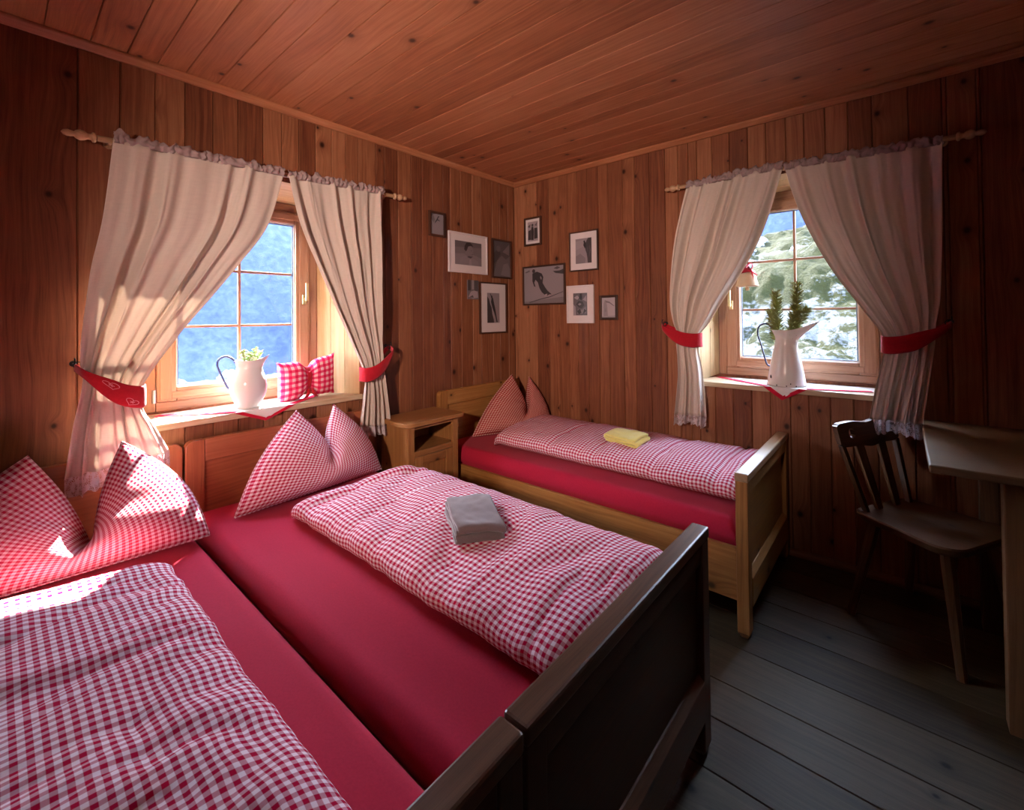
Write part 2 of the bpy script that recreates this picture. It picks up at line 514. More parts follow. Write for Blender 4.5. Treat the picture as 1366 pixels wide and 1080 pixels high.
slabs('ceiling', H, 1, .115, 41, M['ceiling'])
slabs('floor', 0, -1, .19, 43, M['floor'])

# ceiling trims and baseboards
mb = MB().prism([(0, H), (0, H - .035), (.012, H - .035), (.035, H - .012), (.035, H)], 'y', RY, 0, 'y')
struct(mb.build('trim_1', M['ceiling'], bevel=.003))
mb = MB().prism([(0, H), (0, H - .035), (-.012, H - .035), (-.035, H - .012), (-.035, H)], 'x', 0, RX, 'x')
struct(mb.build('trim_2', M['ceiling'], bevel=.003))
mb = MB().prism([(0, 0), (-.024, 0), (-.027, .014), (-.022, .030), (-.010, .038), (0, .038)], 'x', 0, RX, 'x')
struct(mb.build('baseboard_right', M['chair'], smooth=50))
mb = MB().prism([(0, 0), (.024, 0), (.027, .014), (.022, .030), (.010, .038), (0, .038)], 'y', RY, 0, 'y')
struct(mb.build('baseboard_left', M['chair'], smooth=50))

# ------------------------------------------------------------------ windows
def window(name, P, O, F, G, label, handle_side):
    root = thing(name, label, 'window', P((F[0] + F[1]) / 2, -.3, F[2]))
    root['kind'] = 'structure'
    inv = Matrix.Translation(-Vector(root.location))
    def bx(mb, s0, s1, z0, z1, n0, n1, grain):
        p, q = P(s0, n0, z0), P(s1, n1, z1)
        mb.box([min(i, j) for i, j in zip(p, q)], [max(i, j) for i, j in zip(p, q)], grain, xf=inv)
    h = 'y' if P is PLf else 'x'
    # fixed frame
    mb = MB(); n0, n1 = -.345, -.285; w = .048
    bx(mb, F[0], F[0] + w, F[2], F[3], n0, n1, 'z'); bx(mb, F[1] - w, F[1], F[2], F[3], n0, n1, 'z')
    bx(mb, F[0] + w, F[1] - w, F[2], F[2] + w, n0, n1, h); bx(mb, F[0] + w, F[1] - w, F[3] - w * 1.1, F[3], n0, n1, h)
    mb.build('window_frame', M['window'], root, bevel=.004)
    # sash, two steps
    mb = MB()
    s = (F[0] + w + .001, F[1] - w - .001, F[2] + w + .001, F[3] - w * 1.1 - .001)
    bx(mb, s[0], G[0], s[2], s[3], -.335, -.270, 'z'); bx(mb, G[1], s[1], s[2], s[3], -.335, -.270, 'z')
    bx(mb, G[0], G[1], s[2], G[2], -.335, -.270, h); bx(mb, G[0], G[1], G[3], s[3], -.335, -.270, h)
    sash = mb.build('window_sash', M['window'], root, bevel=.006)
    mb = MB(); q = .022
    bx(mb, s[0] + .012, G[0] - q, s[2] + .012, s[3] - .012, -.272, -.264, 'z'); bx(mb, G[1] + q, s[1] - .012, s[2] + .012, s[3] - .012, -.272, -.264, 'z')
    bx(mb, G[0] - q, G[1] + q, s[2] + .012, G[2] - q, -.272, -.264, h); bx(mb, G[0] - q, G[1] + q, G[3] + q, s[3] - .012, -.272, -.264, h)
    mb.build('sash_moulding', M['window'], sash, bevel=.003)
    # pale bead and dark seal around the pane
    mb = MB(); e = .006
    bx(mb, G[0], G[0] + e, G[2], G[3], -.292, -.284, 'z'); bx(mb, G[1] - e, G[1], G[2], G[3], -.292, -.284, 'z')
    bx(mb, G[0] + e, G[1] - e, G[2], G[2] + e, -.292, -.284, h); bx(mb, G[0] + e, G[1] - e, G[3] - e, G[3], -.292, -.284, h)
    o = mb.build('glazing_bead', M['bead'], sash); o['label'] = 'pale glazing bead'
    mb = MB(); e2 = .012
    bx(mb, G[0] + e, G[0] + e2, G[2] + e, G[3] - e, -.299, -.293, 'z'); bx(mb, G[1] - e2, G[1] - e, G[2] + e, G[3] - e, -.299, -.293, 'z')
    bx(mb, G[0] + e2, G[1] - e2, G[2] + e, G[2] + e2, -.299, -.293, h); bx(mb, G[0] + e2, G[1] - e2, G[3] - e2, G[3] - e, -.299, -.293, h)
    mb.build('window_seal', M['seal'], sash)
    # muntins
    cs = (G[0] + G[1]) / 2; hz = (G[3] - G[2]) / 3
    mb = MB(); bx(mb, cs - .007, cs + .007, G[2] + .001, G[3] - .001, -.320, -.302, 'z')
    for k in (1, 2):
        for s0, s1 in ((G[0] + .001, cs - .0072), (cs + .0072, G[1] - .001)):
            bx(mb, s0, s1, G[2] + hz * k - .007, G[2] + hz * k + .007, -.320, -.302, h)
    mb.build('muntin', M['window'], sash, bevel=.002)
    mb = MB(); bx(mb, G[0] + .001, G[1] - .001, G[2] + .001, G[3] - .001, -.330, -.324, 'z')
    mb.build('pane', M['glass'], sash)
    # handle and hinge
    hs = s[0] + .04 if handle_side < 0 else s[1] - .04
    mb = MB()
    hm = lerp(G[2], G[3], .37) if P is PRf else lerp(G[2], G[3], .5)
    bx(mb, hs - .012, hs + .012, hm - .03, hm + .03, -.262, -.252, 'z'); bx(mb, hs - .007, hs + .007, hm - .005, hm + .012, -.252, -.22, 'z')
    bx(mb, hs - .009, hs + .009, hm - .01, hm + .10, -.225, -.214, 'z')
    o = mb.build('window_handle', M['brass'], sash, bevel=.003); o['label'] = 'brass window handle'
    hs = s[1] + .012 if handle_side < 0 else s[0] - .012
    mb = MB()
    p = inv @ Vector(P(hs, -.262, F[2] + .05)); q2 = inv @ Vector(P(hs, -.262, F[2] + .115))
    mb.tube([p, q2], .008, 10)
    o = mb.build('window_hinge', M['steel'], root); o['label'] = 'steel hinge'
    # splayed reveals: boards at both sides and the head
    def panel(nm, a0, a1, zl0, zl1, zh0, zh1, nb):
        """board panel from the room edge a0 to the frame edge a1 (sides)"""
        mb = MB()
        for k in range(nb):
            t0, t1 = k / nb, (k + 1) / nb
            tone = random.random()
            pts = []
            for t in (t0 + .004, t1 - .004):
                s_ = lerp(a0, a1, t); n_ = lerp(-.004, -.284, t)
                pts.append((s_, n_, lerp(zl0, zl1, t), lerp(zh0, zh1, t)))
            d = .012 if a0 < a1 else -.012
            vs = [P(pts[0][0], pts[0][1], pts[0][2]), P(pts[1][0], pts[1][1], pts[1][2]), P(pts[1][0], pts[1][1], pts[1][3]), P(pts[0][0], pts[0][1], pts[0][3])]
            vs += [P(pts[0][0] - d, pts[0][1], pts[0][2]), P(pts[1][0] - d, pts[1][1], pts[1][2]), P(pts[1][0] - d, pts[1][1], pts[1][3]), P(pts[0][0] - d, pts[0][1], pts[0][3])]
            mb.add(vs, [(0, 1, 2, 3), (7, 6, 5, 4), (0, 4, 5, 1), (1, 5, 6, 2), (2, 6, 7, 3), (3, 7, 4, 0)], 0, 'z', None, tone, inv)
        mb.build(nm, M['reveal'], root, bevel=.002)
    panel('window_reveal', O[0] + .001, F[0], O[2] + .0, F[2], O[3], F[3], 3)
    panel('window_reveal', O[1] - .001, F[1], O[2] + .0, F[2], O[3], F[3], 3)
    mb = MB()
    for k in range(3):
        t0, t1 = k / 3 + .004, (k + 1) / 3 - .004
        pts = [(lerp(O[0], F[0], t), lerp(O[1], F[1], t), lerp(-.004, -.284, t), lerp(O[3], F[3], t) - .001) for t in (t0, t1)]
        vs = [P(pts[0][0], pts[0][2], pts[0][3]), P(pts[0][1], pts[0][2], pts[0][3]), P(pts[1][1], pts[1][2], pts[1][3]), P(pts[1][0], pts[1][2], pts[1][3])]
        vs += [tuple(Vector(v) + Vector((0, 0, .012))) for v in vs]
        mb.add(vs, [(0, 1, 2, 3), (7, 6, 5, 4), (0, 4, 5, 1), (1, 5, 6, 2), (2, 6, 7, 3), (3, 7, 4, 0)], 0, h, None, random.random(), inv)
    mb.build('window_reveal', M['reveal'], root, bevel=.002)
    return root

w1 = window('window_1', PLf, OL, FL, GL, 'wooden six-pane window on the left wall over the nearest beds', 1)
w2 = window('window_2', PRf, OR, FR, GRr, 'wooden six-pane window on the right wall facing the green hillside', -1)
ZSL, ZSR = .907, .952
for root, P, O, zs in ((w1, PLf, OL, ZSL), (w2, PRf, OR, ZSR)):
    inv = Matrix.Translation(-Vector(root.location))
    F = FL if P is PLf else FR
    mb = MB()
    pl = [(O[0] - .01, .028), (O[1] + .005, .028), (O[1] + .005, .0005), (O[1] - .002, .0005), (F[1] + .002, -.284), (F[0] - .002, -.284), (O[0] + .002, .0005), (O[0] - .01, .0005)]
    n = len(pl)
    vs = [P(s, q, zs - .030) for s, q in pl] + [P(s, q, zs) for s, q in pl]
    fs = [list(range(n))[::-1], list(range(n, 2 * n))] + [(i, (i + 1) % n, n + (i + 1) % n, n + i) for i in range(n)]
    mb.add(vs, fs, 0, 'y' if P is PLf else 'x', None, .5, inv)
    mb.build('window_sill', M['sill'], root, bevel=.004)

# ------------------------------------------------------------------ curtains
def curtain_panel(name, label, P, rows, npl, seed, lace_h, AM=1.0):
    """rows: (uA, zA, uB, zB, n, amp); the last row is the hem of the linen, the lace hangs below it"""
    rnd = random.Random(seed)
    ph = [rnd.uniform(0, 6.28) for _ in range(6)]
    root = thing(name, label, 'curtain', P((rows[0][0] + rows[0][2]) / 2, rows[0][4], min(rows[-1][1], rows[-1][3]) - lace_h))
    inv = Matrix.Translation(-Vector(root.location))
    def pt(s, t, dz=0.0, fr=0.0):
        uA, zA, uB, zB, n, amp = catmull(rows, t)
        sw = s + .045 * math.sin(6.3 * s * 1.7 + ph[0]) * math.sin(PI * s) + .016 * math.sin(6.28 * 3 * s + ph[1]) * math.sin(PI * s)
        a = 2 * PI * npl * sw + ph[2] + .9 * math.sin(2.2 * t + ph[3]) * math.sin(PI * s)
        am = amp * (.55 + .45 * math.sin(2 * PI * s * 2.3 + ph[4] + 1.3 * t)) * AM
        wv = math.sin(a) + .32 * math.sin(2.07 * a + ph[5] + 2 * t)
        u = lerp(uA, uB, sw); z = lerp(zA, zB, sw)
        u += .35 * am * math.cos(a) * math.sin(PI * min(1, max(0, s))) ** .5
        n += am * wv + .012 * nz(s * 5, t * 6, seed) + .004 * nz(s * 22, t * 14, seed + 5)
        return P(u, max(n, .022), z + dz)
    mb = MB()
    mb.grid(lambda s, t: pt(s, t), 190, 64, uvf=lambda s, t: (s, t), xf=inv)
    mb.build('curtain_cloth', M['linen'], root, smooth=180, recalc=False, solid=.0012)
    # gathered heading that stands above the rod
    mb = MB()
    def hd(s, t):
        x, y, z = pt(s, 0)
        f = (.003 + .006 * abs(nz(s * 9, 5, seed))) * math.sin(2 * PI * 22 * s + 7 * nz(s * 6, 0, seed)) * (1 - .4 * t) + .016 * nz(s * 16, t * 2.5, seed + 2)
        uA, zA, uB, zB, n, amp = rows[0]
        u = lerp(uA, uB, s); zz = lerp(zA, zB, s)
        up = .046 + .026 * nz(s * 17, 2, seed) + .012 * nz(s * 45, 3, seed)
        return P(u + .012 * nz(s * 25, t * 3, seed), n + f + .012 * math.sin(PI * t), zz - .018 + t * up)
    mb.grid(hd, 240, 8, uvf=lambda s, t: (.1 + .8 * s, t * .1), xf=inv)
    o = mb.build('curtain_heading', M['ruffle'], root, smooth=180, recalc=False, solid=.0012)
    o['label'] = 'gathered mauve heading'
    # lace
    mb = MB()
    W = abs(rows[-1][0] - rows[-1][2]) * 2.4
    def lc(s, t):
        scal = .010 * abs(math.sin(PI * 9 * s)) * t
        p = Vector(pt(s, 1.0, -t * lace_h * (.85 + .15 * math.sin(s * 9)) - scal))
        q = Vector(P(0, .012 * t, 0))
        return p + q
    mb.grid(lc, 190, 6, uvf=lambda s, t: (s * W, t * lace_h), xf=inv)
    o = mb.build('lace_trim', M['lace'], root, smooth=180, recalc=False)
    o['label'] = 'white lace hem'
    return root

LL = [(-2.615, 2.142, -1.945, 2.158, .100, .012), (-2.646, 1.808, -2.019, 1.872, .095, .026), (-2.68, 1.60, -2.146, 1.665, .10, .030),
      (-2.696, 1.45, -2.275, 1.48, .108, .030), (-2.709, 1.314, -2.392, 1.318, .115, .026), (-2.712, 1.20, -2.515, 1.115, .122, .014),
      (-2.706, 1.13, -2.522, 1.01, .125, .014), (-2.733, .96, -2.480, .915, .128, .020), (-2.755, .77, -2.430, .800, .128, .024)]
curtain_panel('curtain', 'widest linen curtain, far left, held back by the heart-stitched red band', PLf, LL, 6.5, 3, .07)
LR = [(-1.926, 2.155, -1.348, 2.180, .100, .012), (-1.865, 1.90, -1.353, 1.97, .095, .024), (-1.775, 1.68, -1.358, 1.72, .095, .026),
      (-1.691, 1.487, -1.363, 1.49, .10, .026), (-1.585, 1.25, -1.364, 1.30, .10, .022), (-1.508, 1.075, -1.360, 1.17, .105, .012),
      (-1.497, .99, -1.357, 1.09, .105, .012), (-1.506, .86, -1.332, .87, .105, .022), (-1.526, .73, -1.312, .70, .105, .026)]
curtain_panel('curtain', 'linen curtain with red band hanging beside the nightstand', PLf, LR, 5.5, 8, .065)
RL = [(1.574, 2.205, 2.121, 2.213, .100, .012), (1.501, 1.967, 2.036, 1.936, .095, .024), (1.462, 1.724, 1.937, 1.706, .095, .026),
      (1.443, 1.478, 1.784, 1.467, .10, .026), (1.465, 1.33, 1.70, 1.33, .10, .020), (1.492, 1.262, 1.648, 1.255, .105, .012),
      (1.490, 1.18, 1.636, 1.17, .105, .012), (1.496, .987, 1.660, 1.0, .105, .022), (1.466, .735, 1.676, .745, .105, .026)]
curtain_panel('curtain', 'linen curtain with red band above the foot of the far bed', PRf, RL, 6, 15, .06)
RRr = [(2.129, 2.205, 2.784, 2.180, .100, .012), (2.170, 2.03, 2.780, 2.0, .095, .022), (2.235, 1.84, 2.777, 1.79, .095, .026),
       (2.341, 1.609, 2.770, 1.60, .10, .026), (2.460, 1.41, 2.763, 1.436, .10, .022), (2.550, 1.263, 2.745, 1.312, .11, .012),
       (2.550, 1.181, 2.738, 1.20, .11, .012), (2.515, 1.0, 2.715, 1.03, .13, .022), (2.490, .855, 2.690, .85, .16, .028)]
curtain_panel('curtain', 'linen curtain with red band over the back of the wooden chair', PRf, RRr, 5.5, 21, .062)

def rod(P, u0, z0, u1, z1, label):
    root = thing('curtain_rod', label, 'curtain rod', P((u0 + u1) / 2, .068, (z0 + z1) / 2))
    inv = Matrix.Translation(-Vector(root.location))
    n = .068
    a = Vector(P(u0, n, z0)); b = Vector(P(u1, n, z1))
    MB().tube([a, b], .0125, 14, xf=inv).build('rod', M['rod'], root, smooth=60)
    d = (b - a).normalized()
    for e, s in ((a, -1), (b, 1)):
        mb = MB()
        prof = [(.0, .013), (.004, .020), (.012, .021), (.016, .013), (.026, .012), (.036, .019), (.048, .022), (.060, .017), (.066, .010), (.074, .012), (.084, .014), (.096, .010), (.102, .002)]
        mb.tube([e + d * s * (q + .002) for q, r in prof], [r for q, r in prof], 16, xf=inv)
        mb.build('finial', M['rod'], root, smooth=180)
    for t in (.03, .97):
        p = a.lerp(b, t)
        w = Vector(P(0, 1, 0)) - Vector(P(0, 0, 0))
        mb = MB().tube([p - w * .068, p - w * .012], .008, 10, xf=inv)
        mb.tube([p - w * .068, p - w * .060], .018, 14, xf=inv)
        mb.build('rod_bracket', M['rod'], root, smooth=40)
    return root
rod(PLf, -2.66, 2.137, -1.26, 2.178, 'turned wooden curtain rod over the left window')
rod(PRf, 1.52, 2.213, 2.83, 2.195, 'turned wooden curtain rod over the right window')

def tieback(P, hook, inner_t, inner_b, nb, label, hlabel, hearts=False, wid0=.030):
    """hook (u,z); inner_t / inner_b: (u,z) of the band's upper and lower corner at the inner edge of the bundle"""
    root = thing('curtain_tieback', label, 'curtain tieback', P(hook[0], .05, hook[1]))
    inv = Matrix.Translation(-Vector(root.location))
    sg = 1 if inner_t[0] > hook[0] else -1
    ui = (inner_t[0] + inner_b[0]) / 2 + sg * .006
    L = abs(ui - hook[0])
    path = [(0, .060, 0), (.09, nb + .015, .10), (.35, nb + .042, .40), (.65, nb + .052, .75), (.90, nb + .040, .97), (1.0, nb + .008, 1.0), (.985, nb - .030, 1.0), (.85, nb - .048, .92), (.5, .052, .55), (.12, .034, .1), (.0, .034, 0)]
    hgt = abs(inner_t[1] - inner_b[1])
    def f(s, t):
        q = catmull(path, s)
        u = lerp(hook[0], ui, q[0])
        zc = lerp(hook[1] - .012, (inner_t[1] + inner_b[1]) / 2, q[2] ** .9 if q[2] > 0 else 0)
        w = lerp(wid0, hgt, sm(0, .55, q[0]))
        sag = -.018 * math.sin(PI * min(1, max(0, q[0])))
        return P(u, max(.024, q[1] + .004 * nz(s * 9, t * 3, nb * 50) + .005 * math.sin(PI * t)), zc + sag + (t - .5) * w)
    mb = MB().grid(f, 90, 10, uvf=lambda s, t: (s, t), xf=inv)
    band = mb.build('band', M['tie'], root, smooth=180, recalc=False, solid=.004)
    if hearts:
        for ss, tt, rot in ((.235, .72, .2), (.34, .25, -.5)):
            mb = MB(); pts = []
            for k in range(29):
                a = 2 * PI * k / 28
                hx = 16 * math.sin(a) ** 3 / 17 * .017; hy = (13 * math.cos(a) - 5 * math.cos(2 * a) - 2 * math.cos(3 * a) - math.cos(4 * a)) / 17 * .016
                c, s_ = math.cos(rot), math.sin(rot)
                gx, gy = hx * c - hy * s_, hx * s_ + hy * c
                p = Vector(f(ss + gx / (L * 1.9), tt + gy / hgt)); w = Vector(P(0, 1, 0)) - Vector(P(0, 0, 0))
                pts.append(p + w * .0032)
            mb.tube(pts, .0011, 5, xf=inv)
            c0 = Vector(f(ss, tt)) + (Vector(P(0, 1, 0)) - Vector(P(0, 0, 0))) * .0032
            for k in range(5):
                a = 2 * PI * k / 5
                e = Vector(f(ss + .006 * math.cos(a) / (L * 1.9), tt + .006 * math.sin(a) / hgt)) + (Vector(P(0, 1, 0)) - Vector(P(0, 0, 0))) * .0032
                mb.tube([c0, e], .0013, 5, xf=inv)
            o = mb.build('heart_motif', M['motif'], band); o['label'] = 'pale stitched heart'
    # hook on the wall
    hk = thing('wall_hook', hlabel, 'hook', P(hook[0], .002, hook[1]))
    inv2 = Matrix.Translation(-Vector(hk.location))
    u, z = hook
    MB().tube([P(u, .001, z), P(u, .005, z)], .012, 14, xf=inv2).build('hook_plate', M['iron'], hk, smooth=40)
    arc = [P(u, .004, z), P(u, .03, z), P(u, .058, z - .002)]
    for k in range(1, 9):
        a = k / 8 * PI * 1.1
        arc.append(P(u - sg * .0, .058 + .013 * math.sin(a), z + .011 - .013 * math.cos(a)))
    MB().tube(arc, .0028, 8, xf=inv2).build('hook_arm', M['iron'], hk, smooth=60)
    # ring between band and hook
    ring = [P(u + sg * .010 + .013 * math.cos(2 * PI * k / 20), .056, z - .004 + .013 * math.sin(2 * PI * k / 20)) for k in range(21)]
    MB().tube(ring, .0022, 6, xf=inv).build('ring', M['iron'], root, smooth=180)
    return root
tieback(PLf, (-2.722, 1.206), (-2.517, 1.108), (-2.526, 1.017), .122, 'red curtain tieback with stitched hearts, leftmost, above the nearest pillow', 'dark hook on the wall at far left holding the heart-stitched band', True)
tieback(PLf, (-1.283, 1.198), (-1.515, 1.082), (-1.500, .998), .105, 'red curtain tieback above the nightstand', 'dark hook on the wall above the nightstand')
tieback(PRf, (1.386, 1.323), (1.652, 1.265), (1.645, 1.178), .105, 'red curtain tieback at the left edge of the right window', 'dark hook on the wall left of the right window')
tieback(PRf, (2.803, 1.333), (2.549, 1.265), (2.551, 1.181), .11, 'dark red curtain tieback above the chair and table', 'metal hook on the wall at the far right above the table')
# ------------------------------------------------------------------ beds
def bed(label, y0, y1, hb, mat, fmat, emat=None, smat=None, xo=0.0):
    root = thing('wooden_bed', label, 'bed', (1.06, (y0 + y1) / 2, 0))
    inv = Matrix.Translation(-Vector(root.location))
    XH0, XH1, XF0, XF1 = .032, .074, 2.058 + xo, 2.108 + xo
    def go(mb, name, m, bevel=.004, par=None):
        return mb.build(name, m, par or root, bevel=bevel)
    # headboard: two posts with rounded tops, rail and recessed panels
    pw = .075
    for a, b, s in ((y0, y0 + pw, 1), (y1 - pw, y1, -1)):
        pr = []
        r = .032
        e, i = (a, b) if s > 0 else (b, a)
        pr = [(e, .0), (i, .0), (i, hb)]
        for k in range(7):
            an = PI / 2 * k / 6
            pr.append((e + s * (r - r * math.sin(an)), hb - r + r * math.cos(an)))
        go(MB().prism(pr, 'x', XH0, XH1, 'z', xf=inv), 'headboard_post', mat)
    go(MB().box((XH0 + .002, y0 + pw + .0005, hb - .105), (XH1 - .002, y1 - pw - .0005, hb), 'y', xf=inv), 'headboard_rail', mat)
    go(MB().box((XH0 + .010, y0 + pw + .0005, .16), (XH1 - .014, y1 - pw - .0005, hb - .106), 'y', xf=inv), 'headboard_panel', mat, .001)
    # footboard
    ft = .70
    for a, b in ((y0, y0 + .055), (y1 - .055, y1)):
        mb = MB()
        vs = []
        c = .012
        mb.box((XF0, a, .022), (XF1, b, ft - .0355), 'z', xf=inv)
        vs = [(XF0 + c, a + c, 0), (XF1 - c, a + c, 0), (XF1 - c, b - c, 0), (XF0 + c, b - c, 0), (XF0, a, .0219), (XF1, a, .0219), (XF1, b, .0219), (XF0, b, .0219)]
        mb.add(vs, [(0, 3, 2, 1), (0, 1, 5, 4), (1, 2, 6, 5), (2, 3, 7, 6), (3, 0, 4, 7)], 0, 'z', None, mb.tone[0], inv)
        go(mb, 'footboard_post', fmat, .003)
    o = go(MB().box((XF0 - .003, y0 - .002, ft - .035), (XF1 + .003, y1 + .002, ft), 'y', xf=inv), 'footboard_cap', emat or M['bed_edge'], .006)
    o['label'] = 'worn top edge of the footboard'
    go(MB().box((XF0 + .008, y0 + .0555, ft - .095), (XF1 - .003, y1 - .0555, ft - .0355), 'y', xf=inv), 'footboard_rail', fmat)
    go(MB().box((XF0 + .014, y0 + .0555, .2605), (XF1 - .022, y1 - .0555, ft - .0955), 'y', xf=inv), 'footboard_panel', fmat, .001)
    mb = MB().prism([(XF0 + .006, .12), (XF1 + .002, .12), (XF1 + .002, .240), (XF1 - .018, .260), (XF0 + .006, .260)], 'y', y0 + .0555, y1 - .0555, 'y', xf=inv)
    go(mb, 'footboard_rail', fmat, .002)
    # side rails and the base board under the mattress
    for a, b in ((y0 + .006, y0 + .030), (y1 - .030, y1 - .006)):
        go(MB().box((XH1 + .0005, a, .15), (XF0 - .0005, b, .373), 'x', xf=inv), 'side_rail', smat or fmat, .003)
    go(MB().box((XH1 + .001, y0 + .0305, .27), (XF0 - .001, y1 - .0305, .289), 'y', xf=inv), 'bed_base', mat, .001)
    return root
B1 = (-3.275, -2.375); B2 = (-2.365, -1.465); B3 = (-.895, -.032)
bed('wooden bed with shade-coloured footboard at the front left, its head under the left window', *B1, .815, M['bed_red'], M['bed_shaded'], M['bed_edge_dark'], M['bed'], .024)
bed('wooden bed with shade-coloured footboard in the middle with a folded grey towel on its duvet', *B2, .815, M['bed_red'], M['bed_shaded'], M['bed_edge_dark'], M['bed'], .024)
bed('honey pine bed in the far corner along the right wall', *B3, .848, M['bed'], M['bed'])

ZM = .492
def mattress(label, y0, y1, xo=0.0):
    root_loc = (1.065 + xo / 2, (y0 + y1) / 2, .29)
    mb = MB()
    x0, x1, a, b = .078, 2.052 + xo, y0 + .013, y1 - .013
    cx, cy, hx, hy = (x0 + x1) / 2, (a + b) / 2, (x1 - x0) / 2, (b - a) / 2
    NX, NY = 60, 30
    def edge(d, r):      # rounding profile near an edge
        return r - math.sqrt(max(0, r * r - max(0, r - d) ** 2))
    def top(s, t):
        x = lerp(x0, x1, s); y = lerp(a, b, t)
        d = min(x - x0, x1 - x, y - a, b - y)
        dz = edge(d, .045)
        w = .006 * nz(x * 2.2, y * 2.4, y0) + .0018 * nz(x * 9, y * 11, y0 + 3)
        return (x - root_loc[0], y - root_loc[1], ZM - dz + w * sm(0, .12, d) - root_loc[2] - .003)
    def ease(s):
        return .5 - .5 * math.cos(PI * s) if False else s
    # denser rows near the edges
    def dn(i, n):
        s = i / n
        return .5 * (1 + math.copysign(abs(2 * s - 1) ** .55, 2 * s - 1)) if True else s
    vs = []; uvs = []
    for j in range(NY + 1):
        for i in range(NX + 1):
            p = top(dn(i, NX), dn(j, NY)); vs.append(p); uvs.append((p[0], p[1]))
    fs = [(j * (NX + 1) + i, j * (NX + 1) + i + 1, (j + 1) * (NX + 1) + i + 1, (j + 1) * (NX + 1) + i) for j in range(NY) for i in range(NX)]
    loop = [i for i in range(NX + 1)] + [j * (NX + 1) + NX for j in range(1, NY + 1)] + [NY * (NX + 1) + i for i in range(NX - 1, -1, -1)] + [j * (NX + 1) for j in range(NY - 1, 0, -1)]
    base = len(vs)
    n = len(loop)
    prev = loop
    for zz, ins in ((.125, -.003), (.105, .0), (.0865, .020), (0.0, .021)):
        base = len(vs)
        for k in loop:
            v = vs[k]
            yy = v[1]
            if yy > hy - .05: yy = min(yy, hy - ins) if ins > 0 else yy - ins * (yy > hy - 1e-4)
            if yy < -hy + .05: yy = max(yy, -hy + ins) if ins > 0 else yy + ins * (yy < -hy + 1e-4)
            vs.append((v[0], yy, zz)); uvs.append((v[0], v[1] - .15))
        cur = [base + k for k in range(n)]
        for k in range(n):
            m = (k + 1) % n
            fs.append((prev[k], cur[k], cur[m], prev[m]))
        prev = cur
    fs.append(prev)
    mb.add(vs, fs, 0, None, uvs)
    o = mb.build('mattress', M['sheet'], None, root_loc, smooth=70)
    return tag(o, label, 'mattress')
mattress('mattress in a red fitted sheet, front left bed', *B1, .024)
mattress('mattress in a red fitted sheet, middle bed, under the grey towel', *B2, .024)
mattress('mattress in a red fitted sheet, far corner bed', *B3)

